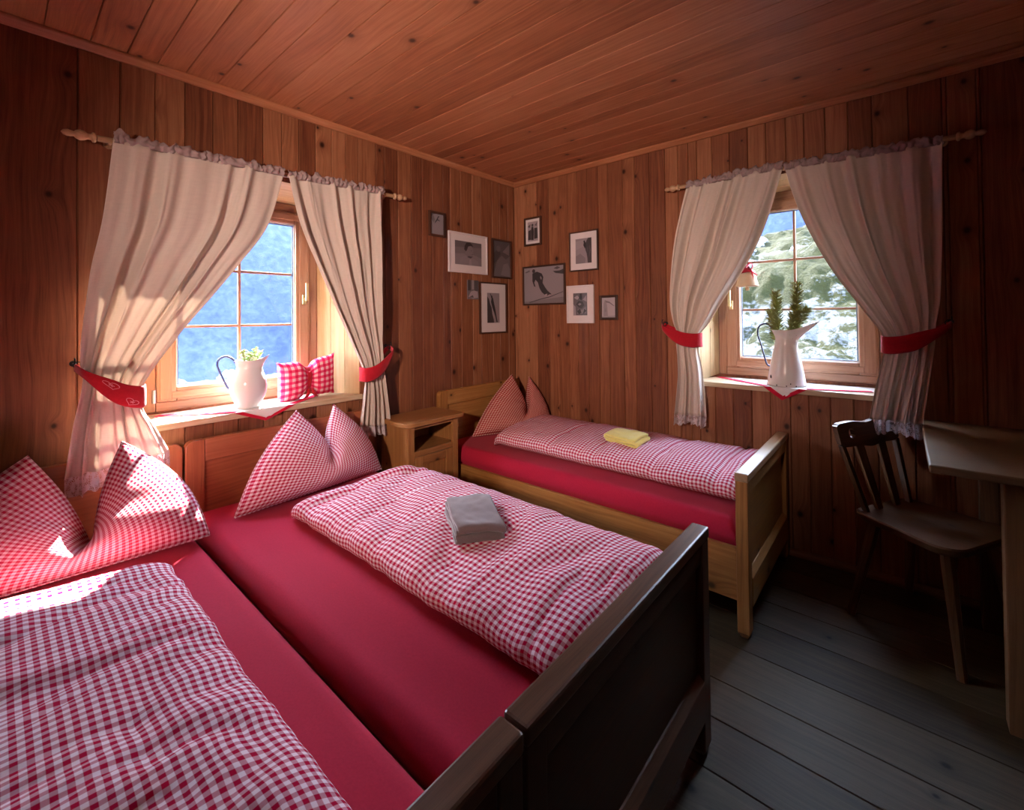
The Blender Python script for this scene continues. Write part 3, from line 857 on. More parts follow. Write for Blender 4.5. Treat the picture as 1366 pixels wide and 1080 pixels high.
# ------------------------------------------------------------------ pillows with two chopped ears
def pillow(label, bl, br, pl, pr, notch, T, seed, mat, tb=None, bulge=.03, side=None):
    bl, br, pl, pr, notch = map(Vector, (bl, br, pl, pr, notch))
    ex = (br - bl).normalized()
    mid_top = (pl + pr) / 2
    up = (mid_top - (bl + br) / 2).normalized()
    nrm = ex.cross(up).normalized()
    if nrm.x < 0: nrm = -nrm
    tb = tb or T * .6
    zmin = min(bl.z, br.z)
    def bot(s):
        p = bl.lerp(br, s)
        return p
    def top(s):
        if s <= .5:
            k = s / .5
            p = pl.lerp(notch, k)
            return p - (pr - pl).normalized() * (-.018) * math.sin(PI * k)
        k = (s - .5) / .5
        p = notch.lerp(pr, k)
        return p - (pr - pl).normalized() * .018 * math.sin(PI * k)
    def lf(t):
        return bl.lerp(pl, t) - ex * bulge * math.sin(PI * t) + up * bulge * .4 * math.sin(PI * t)
    def rt(t):
        return br.lerp(pr, t) + ex * bulge * math.sin(PI * t) + up * bulge * .4 * math.sin(PI * t)
    def coons(s, t):
        return bot(s) * (1 - t) + top(s) * t + lf(t) * (1 - s) + rt(t) * s - (bl * ((1 - s) * (1 - t)) + br * (s * (1 - t)) + pl * ((1 - s) * t) + pr * (s * t))
    W = (br - bl).length; HH = (pl - bl).length
    def thick(s, t):
        a = max(0, 1 - abs(2 * s - 1) ** 2.4) ** .55
        b = max(0, 1 - abs(2 * t - 1) ** 2.6) ** .5
        th = a * b * (1.12 - .35 * t)
        crease = math.exp(-((s - .5) / .07) ** 2) * sm(.35, 1, t)
        return th * (1 - .55 * crease)
    N = 56
    def surf(s, t, sgn):
        p = coons(s, t)
        th = thick(s, t)
        w = .010 * nz(s * 3.2 + seed, t * 3.0, sgn) + .0045 * nz(s * 9 + seed, t * 5, 2 + sgn)
        # fine folds that fan out from the chop and from the lower corners
        fan = math.atan2(t - 1.02, s - .5)
        w += .006 * math.sin(fan * 15 + seed) * math.exp(-(((s - .5) / .22) ** 2 + ((t - .85) / .4) ** 2))
        w += .004 * math.sin(t * 40 + 3 * nz(s * 4, t * 2, seed)) * math.exp(-(min(s, 1 - s) / .10) ** 2) * math.sin(PI * t)
        d = (T if sgn > 0 else -tb) * th + w * min(1, th * 2.2) * (1 if sgn > 0 else -1)
        q = p + nrm * d
        # the lower edge settles on the sheet
        lift = .055 * (1 - t) ** 3 * 0
        q.z = max(q.z + lift, zmin + .001)
        return q
    vs = []; uvs = []; fs = []
    idx = {}
    org = (bl + br) / 2
    def vid(i, j, sgn):
        bd = i in (0, N) or j in (0, N)
        key = (i, j, 0 if bd else sgn)
        if key not in idx:
            idx[key] = len(vs)
            vs.append(surf(i / N, j / N, sgn) - org)
            uvs.append((i / N * W * 1.02, j / N * HH * 1.05))
        return idx[key]
    for sgn in (1, -1):
        for j in range(N):
            for i in range(N):
                fs.append((vid(i, j, sgn), vid(i + 1, j, sgn), vid(i + 1, j + 1, sgn), vid(i, j + 1, sgn)))
    mb = MB(); mb.add(vs, fs, 0, None, uvs)
    o = mb.build('pillow', mat, None, org, smooth=180, sub=0)
    # piped seam around the edge
    path = [surf(i / 40, 0, 1) - org for i in range(41)] + [surf(1, j / 40, 1) - org for j in range(1, 41)]
    path2 = [surf(0, j / 40, 1) - org for j in range(41)]
    ob = MB().tube(path, .004, 6).tube(path2, .004, 6).build('seam', mat, o, smooth=180)
    return tag(o, label, 'pillow')
pillow('red gingham pillow with two chopped ears, nearest, at the left edge of the photo', (.36, -3.19, .500), (.43, -2.365, .500), (.235, -2.85, .905), (.225, -2.605, .900), (.30, -2.695, .550), .18, 1.3, M['ging'], bulge=.05)
pillow('red gingham pillow with two chopped ears on the middle bed', (.33, -2.245, .500), (.27, -1.485, .500), (.165, -1.912, .898), (.165, -1.715, .898), (.24, -1.785, .665), .15, 4.1, M['ging'], bulge=.035)
pillow('dark red small-check pillow with two chopped ears in the far corner', (.175, -.675, .500), (.46, -.075, .500), (.165, -.225, .908), (.20, -.060, .872), (.27, -.165, .60), .11, 7.7, M['ging3'], tb=.05, bulge=.03)

# ------------------------------------------------------------------ duvets
DUV = {}
def duvet(key, label, x0, x1, yn, yf, h, mat, seed, creases=(), expo=2.7, skew=(1, 1), headang=0.0, endr=.10, wr=1.0):
    NX, NA = 150, 72
    org = Vector(((x0 + x1) / 2, (yn + yf) / 2, ZM))
    vs = []; uvs = []
    A = (yf - yn) / 2; yc = (yn + yf) / 2; L = x1 - x0
    arc = [0.0]; prev = None
    for i in range(NA + 1):
        a = 2 * PI * i / NA
        cs, sn = math.cos(a), math.sin(a)
        q = (A * math.copysign(abs(cs) ** (2 / (expo if sn > 0 else 6)), cs), h * (1 + math.copysign(abs(sn) ** (2 / expo), sn)) / 2)
        if prev: arc.append(arc[-1] + math.hypot(q[0] - prev[0], q[1] - prev[1]))
        prev = q
    per = arc[-1]
    for j in range(NX + 1):
        t = j / NX
        t = .5 * (1 + math.copysign(abs(2 * t - 1) ** .75, 2 * t - 1))
        d = min(t, 1 - t) * L
        e = math.sqrt(max(0.02, 1 - max(0, 1 - d / endr) ** 2))
        cr = sum(.13 * math.exp(-(((t - c) * L) / .022) ** 2) for c in creases)
        for i in range(NA):
            a = 2 * PI * i / NA
            cs, sn = math.cos(a), math.sin(a)
            sx = math.copysign(abs(cs) ** (2 / (expo if sn > 0 else 6)), cs); sz = math.copysign(abs(sn) ** (2 / expo), sn)
            y = yc + A * sx * (.93 + .07 * e) * (1 - .25 * cr)
            f = (1 + sx) / 2
            hh = h * lerp(skew[0], skew[1], f) * e * (1 - cr)
            z = hh * (1 + sz) / 2
            x = lerp(x0, x1, t) + headang * (f - .5) * (1 - t)
            topf = max(0, (1 + sz) / 2)
            lum = .018 * nz(x * 2.4 + seed, y * 3.1, seed) + .010 * nz(x * 5.5, y * 5.0 + seed, 2)
            rid = -.013 * max(0, .22 - abs(nz(x * 3.2 + seed, y * 2.2, 9) + .3 * nz(x * 9, y * 8, 1))) / .22
            rid += -.007 * max(0, .15 - abs(nz(x * 8 + .6 * y + seed, y * 3.0 - x, 19))) / .15
            fine = .0028 * nz(x * 26, y * 10 + 5 * nz(x * 2, y * 2, 3), seed)
            wav = .0014 * math.sin((x * 9 + y * 2 + 1.5 * nz(x * 2, y * 2, seed)) * 6.28) * math.exp(-((abs(sx) - .97) / .12) ** 2)
            z += (lum + rid + fine) * topf * e * wr
            y += (wav + .010 * nz(x * 4, z * 9, seed + 4) + .006 * nz(x * 11, z * 16, seed + 8)) * (1 if sx > 0 else -1) * e * wr * (1 if abs(sx) > .6 else 0)
            z = max(.0015, z)
            vs.append(Vector((x, y, ZM + z)) - org)
            uvs.append((arc[i], lerp(x0, x1, t) + .004 * nz(x * 6, y * 6, seed)))
    mb = MB()
    fs = []
    # u wraps: duplicate the seam column by giving the last column its own uv
    vv = []; uu = []
    for j in range(NX + 1):
        for i in range(NA + 1):
            vv.append(vs[j * NA + i % NA]); q = uvs[j * NA + i % NA]
            uu.append((per if i == NA else q[0], q[1]))
    W = NA + 1
    for j in range(NX):
        for i in range(NA):
            fs.append((j * W + i, j * W + i + 1, (j + 1) * W + i + 1, (j + 1) * W + i))
    fs.append([i for i in range(NA)][::-1]); fs.append([NX * W + i for i in range(NA)])
    mb.add(vv, fs, 0, None, uu)
    o = mb.build('duvet', mat, None, org, smooth=180)
    DUV[key] = [tuple(v + org) for v in vs]
    return tag(o, label, 'duvet')
def duvet_top(key, x, y, r=.035):
    zs = [p[2] for p in DUV[key] if (p[0] - x) ** 2 + (p[1] - y) ** 2 < r * r]
    zs = [q for q in zs if q > ZM + .06]
    return sum(zs) / len(zs)
duvet('d1', 'red gingham duvet on the front left bed, cut by the left edge', .665, 2.06, -3.20, -2.555, .145, M['ging'], 2.0, (), 2.7, (1, .95), .04)
duvet('d2', 'red gingham duvet with a grey towel on it, middle bed', .585, 2.068, -2.105, -1.500, .155, M['ging'], 6.0, (.10,), 2.5, (.80, 1.08), .10)
duvet('d3', 'rolled red gingham duvet with a yellow towel on it, far bed',   .46, 2.05, -.760, -.10, .150, M['ging'], 9.0, (.30, .50, .72, .92), 2.1, (1, 1), 0, .07, .55)

# ------------------------------------------------------------------ folded towels
def towel(label, key, x, y, lx, ly, rot, layers, th, mat, seed, tilt=(0, 0)):
    zc = duvet_top(key, x, y)
    path = []
    r = th * .62
    for k in range(layers):
        z = th * .55 + k * 2 * r
        xs = (-lx / 2, lx / 2) if k % 2 == 0 else (lx / 2, -lx / 2)
        ins = .004 * k
        for q in range(15):
            path.append((lerp(xs[0], xs[1], q / 14) * (1 - ins), z))
        if k < layers - 1:
            s = 1 if k % 2 == 0 else -1
            for q in range(1, 7):
                a = -PI / 2 + PI * q / 7
                path.append((s * (lx / 2 + r * math.cos(a)) , z + r + r * math.sin(a)))
    n = len(path) - 1
    def f(s, t):
        px, pz = catmull(path, s)
        py = (t - .5) * ly * (1 + .03 * nz(s * 8, 0, seed))
        lump = .008 * nz(px * 9 + seed, py * 9, seed) + .0028 * nz(px * 34, py * 34, pz * 60)
        rx_, ry_ = abs(px) / (lx / 2), abs(py) / (ly / 2)
        droop = -(.0035 * rx_ ** 4 + .0035 * ry_ ** 4 + .004 * (rx_ * ry_) ** 3) * (pz / (th * layers * 1.24))
        return (px + .008 * nz(py * 16, pz * 45, seed), py + .009 * nz(px * 12, pz * 55, seed + 1), pz + lump + droop)
    mb = MB().grid(f, n * 2, 26, uvf=lambda s, t: (s, t))
    o = mb.build('folded_towel', mat, None, (x, y, zc - .004), smooth=180, recalc=False, solid=th)
    o.rotation_euler = (tilt[0], tilt[1], rot)
    return tag(o, label, 'towel')
towel('folded grey terry towel on the middle duvet', 'd2', 1.40, -1.81, .235, .165, R(-31), 4, .0135, M['towelgrey'], 2.2, (R(-4), R(3)))
towel('folded yellow towel on the rolled far duvet', 'd3', 1.35, -.52, .21, .14, R(-8), 3, .0135, M['towelyel'], 5.2, (R(6), R(0)))

# ------------------------------------------------------------------ nightstand
ns = thing('nightstand', 'small pine bedside cabinet with open shelf between two beds', 'nightstand', (.18, -1.13, 0))
inv = Matrix.Translation(-Vector(ns.location))
y0, y1, xb, xf = -1.335, -.945, .030, .325
MB().box((xb, y0, .05), (xf - .020, y0 + .018, .715), 'z', xf=inv).build('side_panel', M['stand'], ns, bevel=.002)
MB().box((xb, y1 - .018, .05), (xf - .020, y1, .715), 'z', xf=inv).build('side_panel', M['stand'], ns, bevel=.002)
MB().box((xb, y0 + .0185, .05), (xb + .010, y1 - .0185, .715), 'z', xf=inv).build('back_panel', M['stand'], ns)
MB().box((xb + .0105, y0 + .0185, .540), (xf - .0205, y1 - .0185, .556), 'y', xf=inv).build('shelf', M['stand'], ns)
MB().box((xb + .0105, y0 + .0185, .07), (xf - .0205, y1 - .0185, .086), 'y', xf=inv).build('bottom_panel', M['stand'], ns)
mb = MB()
mb.box((xf - .0195, y0, 0), (xf, y0 + .045, .715), 'z', xf=inv); mb.box((xf - .0195, y1 - .045, 0), (xf, y1, .715), 'z', xf=inv)
mb.box((xf - .0195, y0 + .0455, .692), (xf - .001, y1 - .0455, .715), 'y', xf=inv); mb.box((xf - .0195, y0 + .0455, .525), (xf - .001, y1 - .0455, .558), 'y', xf=inv)
mb.box((xf - .0195, y0 + .0455, .05), (xf - .001, y1 - .0455, .09), 'y', xf=inv)
mb.build('face_frame', M['stand'], ns, bevel=.003)
for a in (y0, y1 - .04):
    MB().box((xb, a, 0), (xb + .04, a + .04, .0495), 'z', xf=inv).build('foot', M['stand'], ns, bevel=.002)
dr = MB()
d0, d1, z0, z1 = y0 + .048, y1 - .048, .093, .522
dr.box((xf - .016, d0, z0), (xf + .002, d0 + .055, z1), 'z', xf=inv); dr.box((xf - .016, d1 - .055, z0), (xf + .002, d1, z1), 'z', xf=inv)
dr.box((xf - .016, d0 + .0555, z1 - .055), (xf + .001, d1 - .0555, z1), 'y', xf=inv); dr.box((xf - .016, d0 + .0555, z0), (xf + .001, d1 - .0555, z0 + .055), 'y', xf=inv)
door = dr.build('door', M['stand'], ns, bevel=.003)
MB().box((xf - .015, d0 + .0556, z0 + .0556), (xf - .007, d1 - .0556, z1 - .0556), 'z', xf=inv).build('door_panel', M['stand'], door)
kn = Vector((xf + .002, d1 - .028, .33))
pr = [(.006, 0), (.006, .010), (.013, .016), (.013, .022), (.004, .027)]
MB().lathe(pr, 16, xf=inv @ Matrix.Translation(kn) @ Matrix.Rotation(PI / 2, 4, 'Y')).build('knob', M['stand'], door, smooth=50)
ty0, ty1, tx = y0 - .03, y1 + .035, xf + .03
pl = [(xb, ty0), (xb, ty1)]
for k in range(5):
    a = PI / 2 - PI / 2 * k / 4; pl.append((tx - .02 + .02 * math.cos(a), ty1 - .02 + .02 * math.sin(a)))
for k in range(7):
    a = -PI / 2 * k / 6; pl.append((tx - .055 + .055 * math.cos(a), ty0 + .055 + .055 * math.sin(a)))
MB().prism(pl, 'z', .7155, .742, 'y', xf=inv).build('top', M['stand'], ns, bevel=.005)

# ------------------------------------------------------------------ chair
ch = thing('wooden_chair', 'dark wooden farmhouse chair with a hole in its backrest, by the right wall', 'chair', (2.70, -.335, 0), math.atan2(-.21, .36))
# local: +x is forward, y to the sitter's left
SZ = .475
def seat_outline():
    pts = []
    hw_f, hw_b, dpt = .225, .195, .205
    cr = .085
    # rounded trapezoid
    for cxy, a0 in (((dpt - cr, hw_f - cr), 0), ((-dpt + .06, hw_b - .06), 90), ((-dpt + .06, -hw_b + .06), 180), ((dpt - cr, -hw_f + cr), 270)):
        r = cr if cxy[0] > 0 else .06
        for k in range(9):
            a = R(a0 + 90 * k / 8); pts.append((cxy[0] + r * math.cos(a), cxy[1] + r * math.sin(a)))
    return pts
so = seat_outline()
n = len(so)
vs = [(x * .955, y * .955, SZ - .034) for x, y in so] + [(x, y, SZ - .020) for x, y in so] + [(x, y, SZ - .006) for x, y in so] + [(x * .975, y * .975, SZ) for x, y in so]
for q in (.8, .55, .3): vs += [(x * q, y * q, SZ - .009 * (1 - q) / .7) for x, y in so]
fs = [list(range(n))[::-1]]
for L in range(6):
    fs += [(L * n + i, L * n + (i + 1) % n, (L + 1) * n + (i + 1) % n, (L + 1) * n + i) for i in range(n)]
fs.append(list(range(6 * n, 7 * n)))
mb = MB(); mb.add(vs, fs, 0, 'x'); mb.build('seat', M['chair'], ch, smooth=40)
def leg(top, bot):
    top, bot = Vector(top), Vector(bot)
    pts = [top.lerp(bot, t) for t in (0, .15, .5, .85, 1)]
    MB().tube(pts, [.024, .0245, .021, .018, .017], 8).build('leg', M['chair'], ch, smooth=30)
leg((.135, .145, SZ - .035), (.205, .205, 0)); leg((.135, -.145, SZ - .035), (.205, -.205, 0))
leg((-.14, .125, SZ - .035), (-.205, .205, 0)); leg((-.14, -.125, SZ - .035), (-.205, -.205, 0))
# backrest leaning backwards
tilt = .105 / .38
def bx_(z): return -.165 - (z - SZ) * tilt
def slat(yb, yt, wb, wt, th, z1, name):
    zs = [SZ - .003, lerp(SZ, z1, .5), z1]
    vs = []
    for z in zs:
        f = (z - SZ) / (z1 - SZ); yc = lerp(yb, yt, f); w = lerp(wb, wt, f)
        for dx, dy in ((-th, -w), (th, -w), (th, w), (-th, w)): vs.append((bx_(z) + dx, yc + dy, z))
    fs = [(0, 3, 2, 1), (8, 9, 10, 11)]
    for k in range(2):
        fs += [(k * 4 + i, k * 4 + (i + 1) % 4, (k + 1) * 4 + (i + 1) % 4, (k + 1) * 4 + i) for i in range(4)]
    m = MB(); m.add(vs, fs, 0, 'z'); m.build(name, M['chair'], ch, bevel=.003)
zt = .755
for s in (1, -1):
    slat(s * .150, s * .190, .011, .012, .012, zt, 'back_post')
    slat(s * .062, s * .078, .020, .028, .008, zt, 'back_slat')
# curved and scalloped top board with two round holes
NB = 61
def top_edge(y):
    a = abs(y)
    return .852 + .004 * math.exp(-((a - .10) / .06) ** 2) - .006 * math.exp(-(a / .05) ** 2) - .010 * sm(.18, .205, a)
def bot_edge(y):
    return .748 - .010 * math.exp(-(abs(y) / .05) ** 2) + .014 * sm(.17, .205, abs(y))
hole_r, hole_y, hole_z = .022, .115, .805
mb = MB()
HB = .205
def ring_board(x_off):
    pass
cols = [-HB + 2 * HB * i / (NB - 1) for i in range(NB)]
bm = bmesh.new()
def plate(sgn):
    """one face of the board as quads, with holes cut by splitting columns above and below the circle"""
    quads = []
    for y0_, y1_ in zip(cols[:-1], cols[1:]):
        ym = (y0_ + y1_) / 2
        parts = [(bot_edge, top_edge)]
        def circ(sg):
            def g(y):
                h2 = hole_r ** 2 - (abs(y) - hole_y) ** 2
                return hole_z + sg * math.sqrt(max(h2, 0))
            return g
        if abs(abs(ym) - hole_y) < hole_r:
            parts = [(bot_edge, circ(-1)), (circ(1), top_edge)]
        for lo, hi in parts:
            quads.append([(y0_, lo(y0_)), (y1_, lo(y1_)), (y1_, hi(y1_)), (y0_, hi(y0_))])
    return quads
qs = plate(1)
def P3(y, z, off):
    bow = -.020 + .035 * (y / HB) ** 2
    return (bx_(z) + bow * 0 + off, y, z)
th = .011
for q in qs:
    vs = [P3(y, z, -th) for y, z in q] + [P3(y, z, th) for y, z in q]
    mb.add(vs, [(0, 1, 2, 3), (7, 6, 5, 4), (0, 4, 5, 1), (2, 6, 7, 3)] + ([(0, 3, 7, 4)] if abs(q[0][0] + HB) < 1e-6 else []) + ([(1, 5, 6, 2)] if abs(q[1][0] - HB) < 1e-6 else []), 0, 'y', None, .4)
mb.build('backrest_board', M['chair'], ch, recalc=False)

# ------------------------------------------------------------------ table
tb = thing('wooden_table', 'pale-topped wooden table against the right wall, cut by the right edge', 'table', (3.15, -.46, 0))
inv = Matrix.Translation(-Vector(tb.location))
MB().box((2.685, -.880, .829), (3.62, -.030, .857), 'x', xf=inv).build('tabletop', M['table'], tb, bevel=.006, bseg=3)
MB().box((2.98, -.80, .742), (3.56, -.778, .8285), 'x', xf=inv).build('apron', M['chair'], tb, bevel=.002)
MB().box((2.98, -.16, .742), (3.56, -.138, .8285), 'x', xf=inv).build('apron', M['chair'], tb, bevel=.002)
for x in (2.87, 3.52):
    for y in (-.81, -.20):
        MB().box((x, y, 0), (x + .06, y + .07, .8285), 'z', xf=inv).build('leg', M['chair'], tb, bevel=.004)
# ------------------------------------------------------------------ window sill things
def jug(name, label, loc, rot, prof, spout_len, spout_up, spout_w, rim_r, handle, mats, chips=(), lip=.3):
    root = thing(name, label, 'jug', loc, rot)
    ztop = max(z for r, z in prof)
    zs = ztop - lip * ztop
    def deform(p, a, r, z, j):
        an = (a + PI) % (2 * PI) - PI
        k = math.exp(-(an / spout_w) ** 2) * sm(zs, ztop, z) ** 1.6
        # the rim drops towards the sides, rises into the spout and the back
        back = math.exp(-(((abs(an) - PI)) / .9) ** 2) * sm(zs, ztop, z) ** 2
        f = 1 - .35 * k * abs(math.sin(an)) * (1 if r > .02 else 0)
        c = (p[0] + spout_len * k, p[1] * f, p[2] + spout_up * k + .0 * back)
        return c
    MB().lathe(prof, 56, deform=deform).build('body', mats[0], root, smooth=60)
    MB().tube([catmull(handle, i / 40) for i in range(41)], .0065, 10, flat=.75).build('handle', mats[1], root, smooth=180)['label'] = 'dark blue handle'
    for (a, z, r, s) in chips:
        c = Vector((r * math.cos(a), r * math.sin(a), z))
        m = MB(); pts = []
        mm = Matrix.Translation(c) @ Matrix.Rotation(a, 4, 'Z') @ Matrix.Rotation(PI / 2, 4, 'Y')
        pts = [(s * (1 + .3 * nz(k, z * 30, a)) * math.cos(2 * PI * k / 12) * 1.35, s * (1 + .3 * nz(k, z * 30, a)) * math.sin(2 * PI * k / 12), 0) for k in range(12)]
        vs = pts + [(x, y, .0012) for x, y, z_ in pts]
        m.add(vs, [list(range(12))[::-1], list(range(12, 24))] + [(i, (i + 1) % 12, 12 + (i + 1) % 12, 12 + i) for i in range(12)], xf=mm)
        m.build('enamel_chip', mats[2], root)['label'] = 'dark chip in the enamel'
    return root

T = .0025
pl_ = [(.0, .002), (.052, .0), (.055, .006), (.066, .03), (.082, .07), (.088, .105), (.084, .14), (.070, .18), (.058, .205), (.056, .22), (.060, .240), (.0635, .249), (.0645, .251),
       (.0615, .250), (.0565, .238), (.053, .22), (.055, .205), (.066, .18), (.080, .14), (.084, .105), (.078, .07), (.062, .032), (.0, .014)]
pl_ = [(max(r, .0008), z) for r, z in pl_]
JL = (-.085, -2.055, ZSL + .0035)
jug('enamel_jug', 'round white enamel jug with green sprigs on the left window sill', JL, R(62), pl_, .034, .026, .55, .06,
    [(-.058, 0, .238), (-.075, 0, .262), (-.105, 0, .275), (-.135, 0, .258), (-.140, 0, .225), (-.120, 0, .17), (-.098, 0, .115), (-.086, 0, .100)], (M['enamel'], M['blueen'], M['chip']))
pr_ = [(.0, .002), (.103, .0), (.106, .004), (.105, .012), (.101, .016), (.091, .08), (.076, .16), (.061, .235), (.0545, .262), (.0555, .266), (.0545, .270), (.056, .285), (.066, .310), (.0735, .326), (.0745, .328),
       (.0715, .327), (.064, .310), (.053, .285), (.051, .268), (.058, .235), (.073, .16), (.088, .08), (.098, .02), (.0, .012)]
pr_ = [(max(r, .0008), z) for r, z in pr_]
JR = (2.088, .082, ZSR + .0035)
jug('enamel_pitcher', 'tall conical white enamel pitcher with pine branches on the right window sill', JR, R(-8), pr_, .105, .052, .50, .07,
    [(-.072, 0, .326), (-.085, 0, .352), (-.115, 0, .365), (-.150, 0, .345), (-.158, 0, .30), (-.140, 0, .235), (-.122, 0, .165), (-.106, 0, .115), (-.084, 0, .105)], (M['enamel2'], M['blueen'], M['chip']),
    chips=((R(-128), .052, .0957, .008), (R(-60), .020, .1005, .003), (R(-100), .008, .1057, .0035), (R(-72), .007, .1058, .003), (R(-45), .007, .1058, .003)))

def sprig(base, tip, bend, nneed, nl, seed, label, grp=None):
    rnd = random.Random(seed)
    base, tip = Vector(base), Vector(tip)
    root = thing('pine_branch', label, 'pine branch', base, 0, grp)
    path = []
    for k in range(17):
        t = k / 16
        p = base.lerp(tip, t) + Vector(bend) * math.sin(PI * t) - base
        path.append(p)
    MB().tube(path, [.0032 * (1 - .6 * k / 16) for k in range(17)], 6).build('stem', M['stem'], root, smooth=180)
    mb = MB()
    for i in range(nneed):
        t = .26 + .74 * (i / nneed) ** .85
        p = Vector(catmull([tuple(q) for q in path], t))
        ax = (Vector(catmull([tuple(q) for q in path], min(1, t + .03))) - Vector(catmull([tuple(q) for q in path], max(0, t - .03)))).normalized()
        s = ax.orthogonal().normalized(); s.rotate(Matrix.Rotation(rnd.uniform(0, 2 * PI), 3, ax))
        d = (ax * rnd.uniform(.35, .95) + s).normalized()
        ln = nl * rnd.uniform(.75, 1.15) * (1 - .25 * max(0, t - .85) / .15)
        w = d.orthogonal().normalized() * .0020; w2 = d.cross(w).normalized() * .0020
        curl = s * ln * .12
        m = p + d * ln * .5 + curl * .5
        e = p + d * ln
        mb.add([p + w, p - w * .5 + w2, p - w * .5 - w2, m + w, m - w * .5 + w2, m - w * .5 - w2, e], [(0, 1, 4, 3), (1, 2, 5, 4), (2, 0, 3, 5), (3, 4, 6), (4, 5, 6), (5, 3, 6)])
    mb.build('needles', M['needle'], root, recalc=False)
    return root
jr = Vector(JR)
for i, (tip, bend, nn, lab) in enumerate((
        ((-.040, -.02, .560), (-.016, 0, 0), 430, 'left upright pine branch in the tall white pitcher'),
        ((.062, .0, .598), (.016, 0, 0), 480, 'tallest pine branch in the tall white pitcher'),
        ((.115, .01, .455), (-.02, 0, .02), 340, 'right pine branch leaning over the spout of the pitcher'),
        ((-.085, .02, .440), (-.005, 0, .01), 280, 'short pine branch beside the handle of the pitcher'),
        ((.06, -.035, .47), (.0, 0, .01), 340, 'short pine branch at the front of the pitcher'))):
    sprig(jr + Vector((lerp(0, tip[0], .15), 0, .16)), jr + Vector(tip), bend, nn, .050, 50 + i, lab)

def leafsprig(base, tip, seed, label, n=26):
    rnd = random.Random(seed)
    base, tip = Vector(base), Vector(tip)
    root = thing('green_sprig', label, 'sprig', base, 0, 'green sprigs in the round jug')
    path = [(base.lerp(tip, k / 10) - base) + Vector((0, 0, .01)) * math.sin(PI * k / 10) for k in range(11)]
    MB().tube(path, .0018, 6).build('stem', M['stem'], root)
    mb = MB()
    for i in range(n):
        t = .45 + .55 * i / n
        p = Vector(catmull([tuple(q) for q in path], t))
        d = Vector((rnd.uniform(-1, 1), rnd.uniform(-1, 1), rnd.uniform(-.1, 1))).normalized()
        s = d.orthogonal().normalized(); s.rotate(Matrix.Rotation(rnd.uniform(0, 6.28), 3, d)); nn = d.cross(s)
        L = rnd.uniform(.014, .024); w = L * .28
        mb.add([p, p + d * L * .4 + s * w + nn * .002, p + d * L, p + d * L * .4 - s * w + nn * .002, p + d * L * .45 - nn * .003], [(0, 1, 4), (1, 2, 4), (2, 3, 4), (3, 0, 4)], 0 if rnd.random() < .72 else 1)
    mb.build('leaves', [M['leaf'], M['bloom']], root, recalc=False)
    return root
jl = Vector(JL)
random.seed(5)
for i in range(9):
    a = 2 * PI * i / 9 + .3
    r = .030 + .022 * (i % 2)
    leafsprig(jl + Vector((.015 * math.cos(a), .015 * math.sin(a), .19)), jl + Vector((r * math.cos(a), r * math.sin(a) + .012, .285 + .022 * ((i * 5) % 4) / 3)), 80 + i, 'leafy green sprig standing in the round white jug', 34)

# cloths laid over the sills with a red edge and a point hanging down
def sillcloth(P, zs, label, back, front, tip, tipdrop, end_pts):
    """front: list of (u, n) of the front edge while it lies on the sill; tip hangs over the sill edge"""
    root = thing('sill_cloth', label, 'cloth', P(tip, .0, zs))
    inv = Matrix.Translation(-Vector(root.location))
    e = .0315
    ua, ub = front[1][0], front[2][0]
    poly = [back[0], front[0], (ua, e), (ub, e), front[3], back[1]]
    th = .0018
    n = len(poly)
    vs = [P(u, q, zs + .0006) for u, q in poly] + [P(u, q, zs + .0006 + th) for u, q in poly]
    mb = MB()
    mb.add(vs, [list(range(n))[::-1], list(range(n, 2 * n))] + [(i, (i + 1) % n, n + (i + 1) % n, n + i) for i in range(n)], 0, 'x', xf=inv)
    # hanging point as a small folded grid
    def hang(s, t):
        w = 1 - t
        u = lerp(lerp(ua, ub, s), tip, t)
        z = zs + .0018 - t * tipdrop
        return P(u, e + .004 * math.sin(PI * min(1, t * 1.5)) + .008 * math.sin(9 * s + 2) * t * (1 - t) + .003 * t, z)
    mb.grid(hang, 24, 12, xf=inv)
    mb.build('cloth', M['whitecloth'], root, recalc=False)
    bd = MB()
    W = .040
    def strip(p, q, hangz=None, n_=16):
        p, q = Vector(p), Vector(q)
        return p, q
    # border on the flat parts
    for (p, q, sgn) in ((front[0], (ua, e), 1), ((ub, e), front[3], 1)):
        p_, q_ = Vector((*p, 0)), Vector((*q, 0))
        d = (q_ - p_).normalized(); nn = Vector((d.y, -d.x, 0))
        c = Vector(((back[0][0] + back[1][0]) / 2, (back[0][1] + back[1][1]) / 2, 0))
        if nn.dot(c - p_) < 0: nn = -nn
        a = [p_, q_, q_ + nn * W, p_ + nn * W]
        vs = [P(v.x, v.y, zs + .0030) for v in a] + [P(v.x, v.y, zs + .0042) for v in a]
        bd.add(vs, [(0, 1, 2, 3), (7, 6, 5, 4), (0, 4, 5, 1), (1, 5, 6, 2), (2, 6, 7, 3), (3, 7, 4, 0)], xf=inv)
    # border on the hanging point: two bands that meet at the tip
    def band(side):
        def f(s, t):
            k = s
            edge = 0 if side < 0 else 1
            h0 = Vector(hang(edge, k)); mid = Vector(hang(.5, max(0, k - .0)))
            inn = Vector(hang(lerp(edge, .5, 1), k))
            d = (inn - h0)
            wid = min(W, d.length)
            p = h0 + (d.normalized() * wid * t if d.length > 1e-5 else Vector((0, 0, 0)))
            p = p + (Vector(P(0, .0014, 0)) - Vector(P(0, 0, 0)))
            p.z -= .004 * t * 0
            return p
        bd.grid(f, 14, 4, xf=inv)
    band(-1); band(1)
    o = bd.build('border', M['redborder'], root, recalc=False, solid=.0012); o['label'] = 'red ribbon border'
    return root
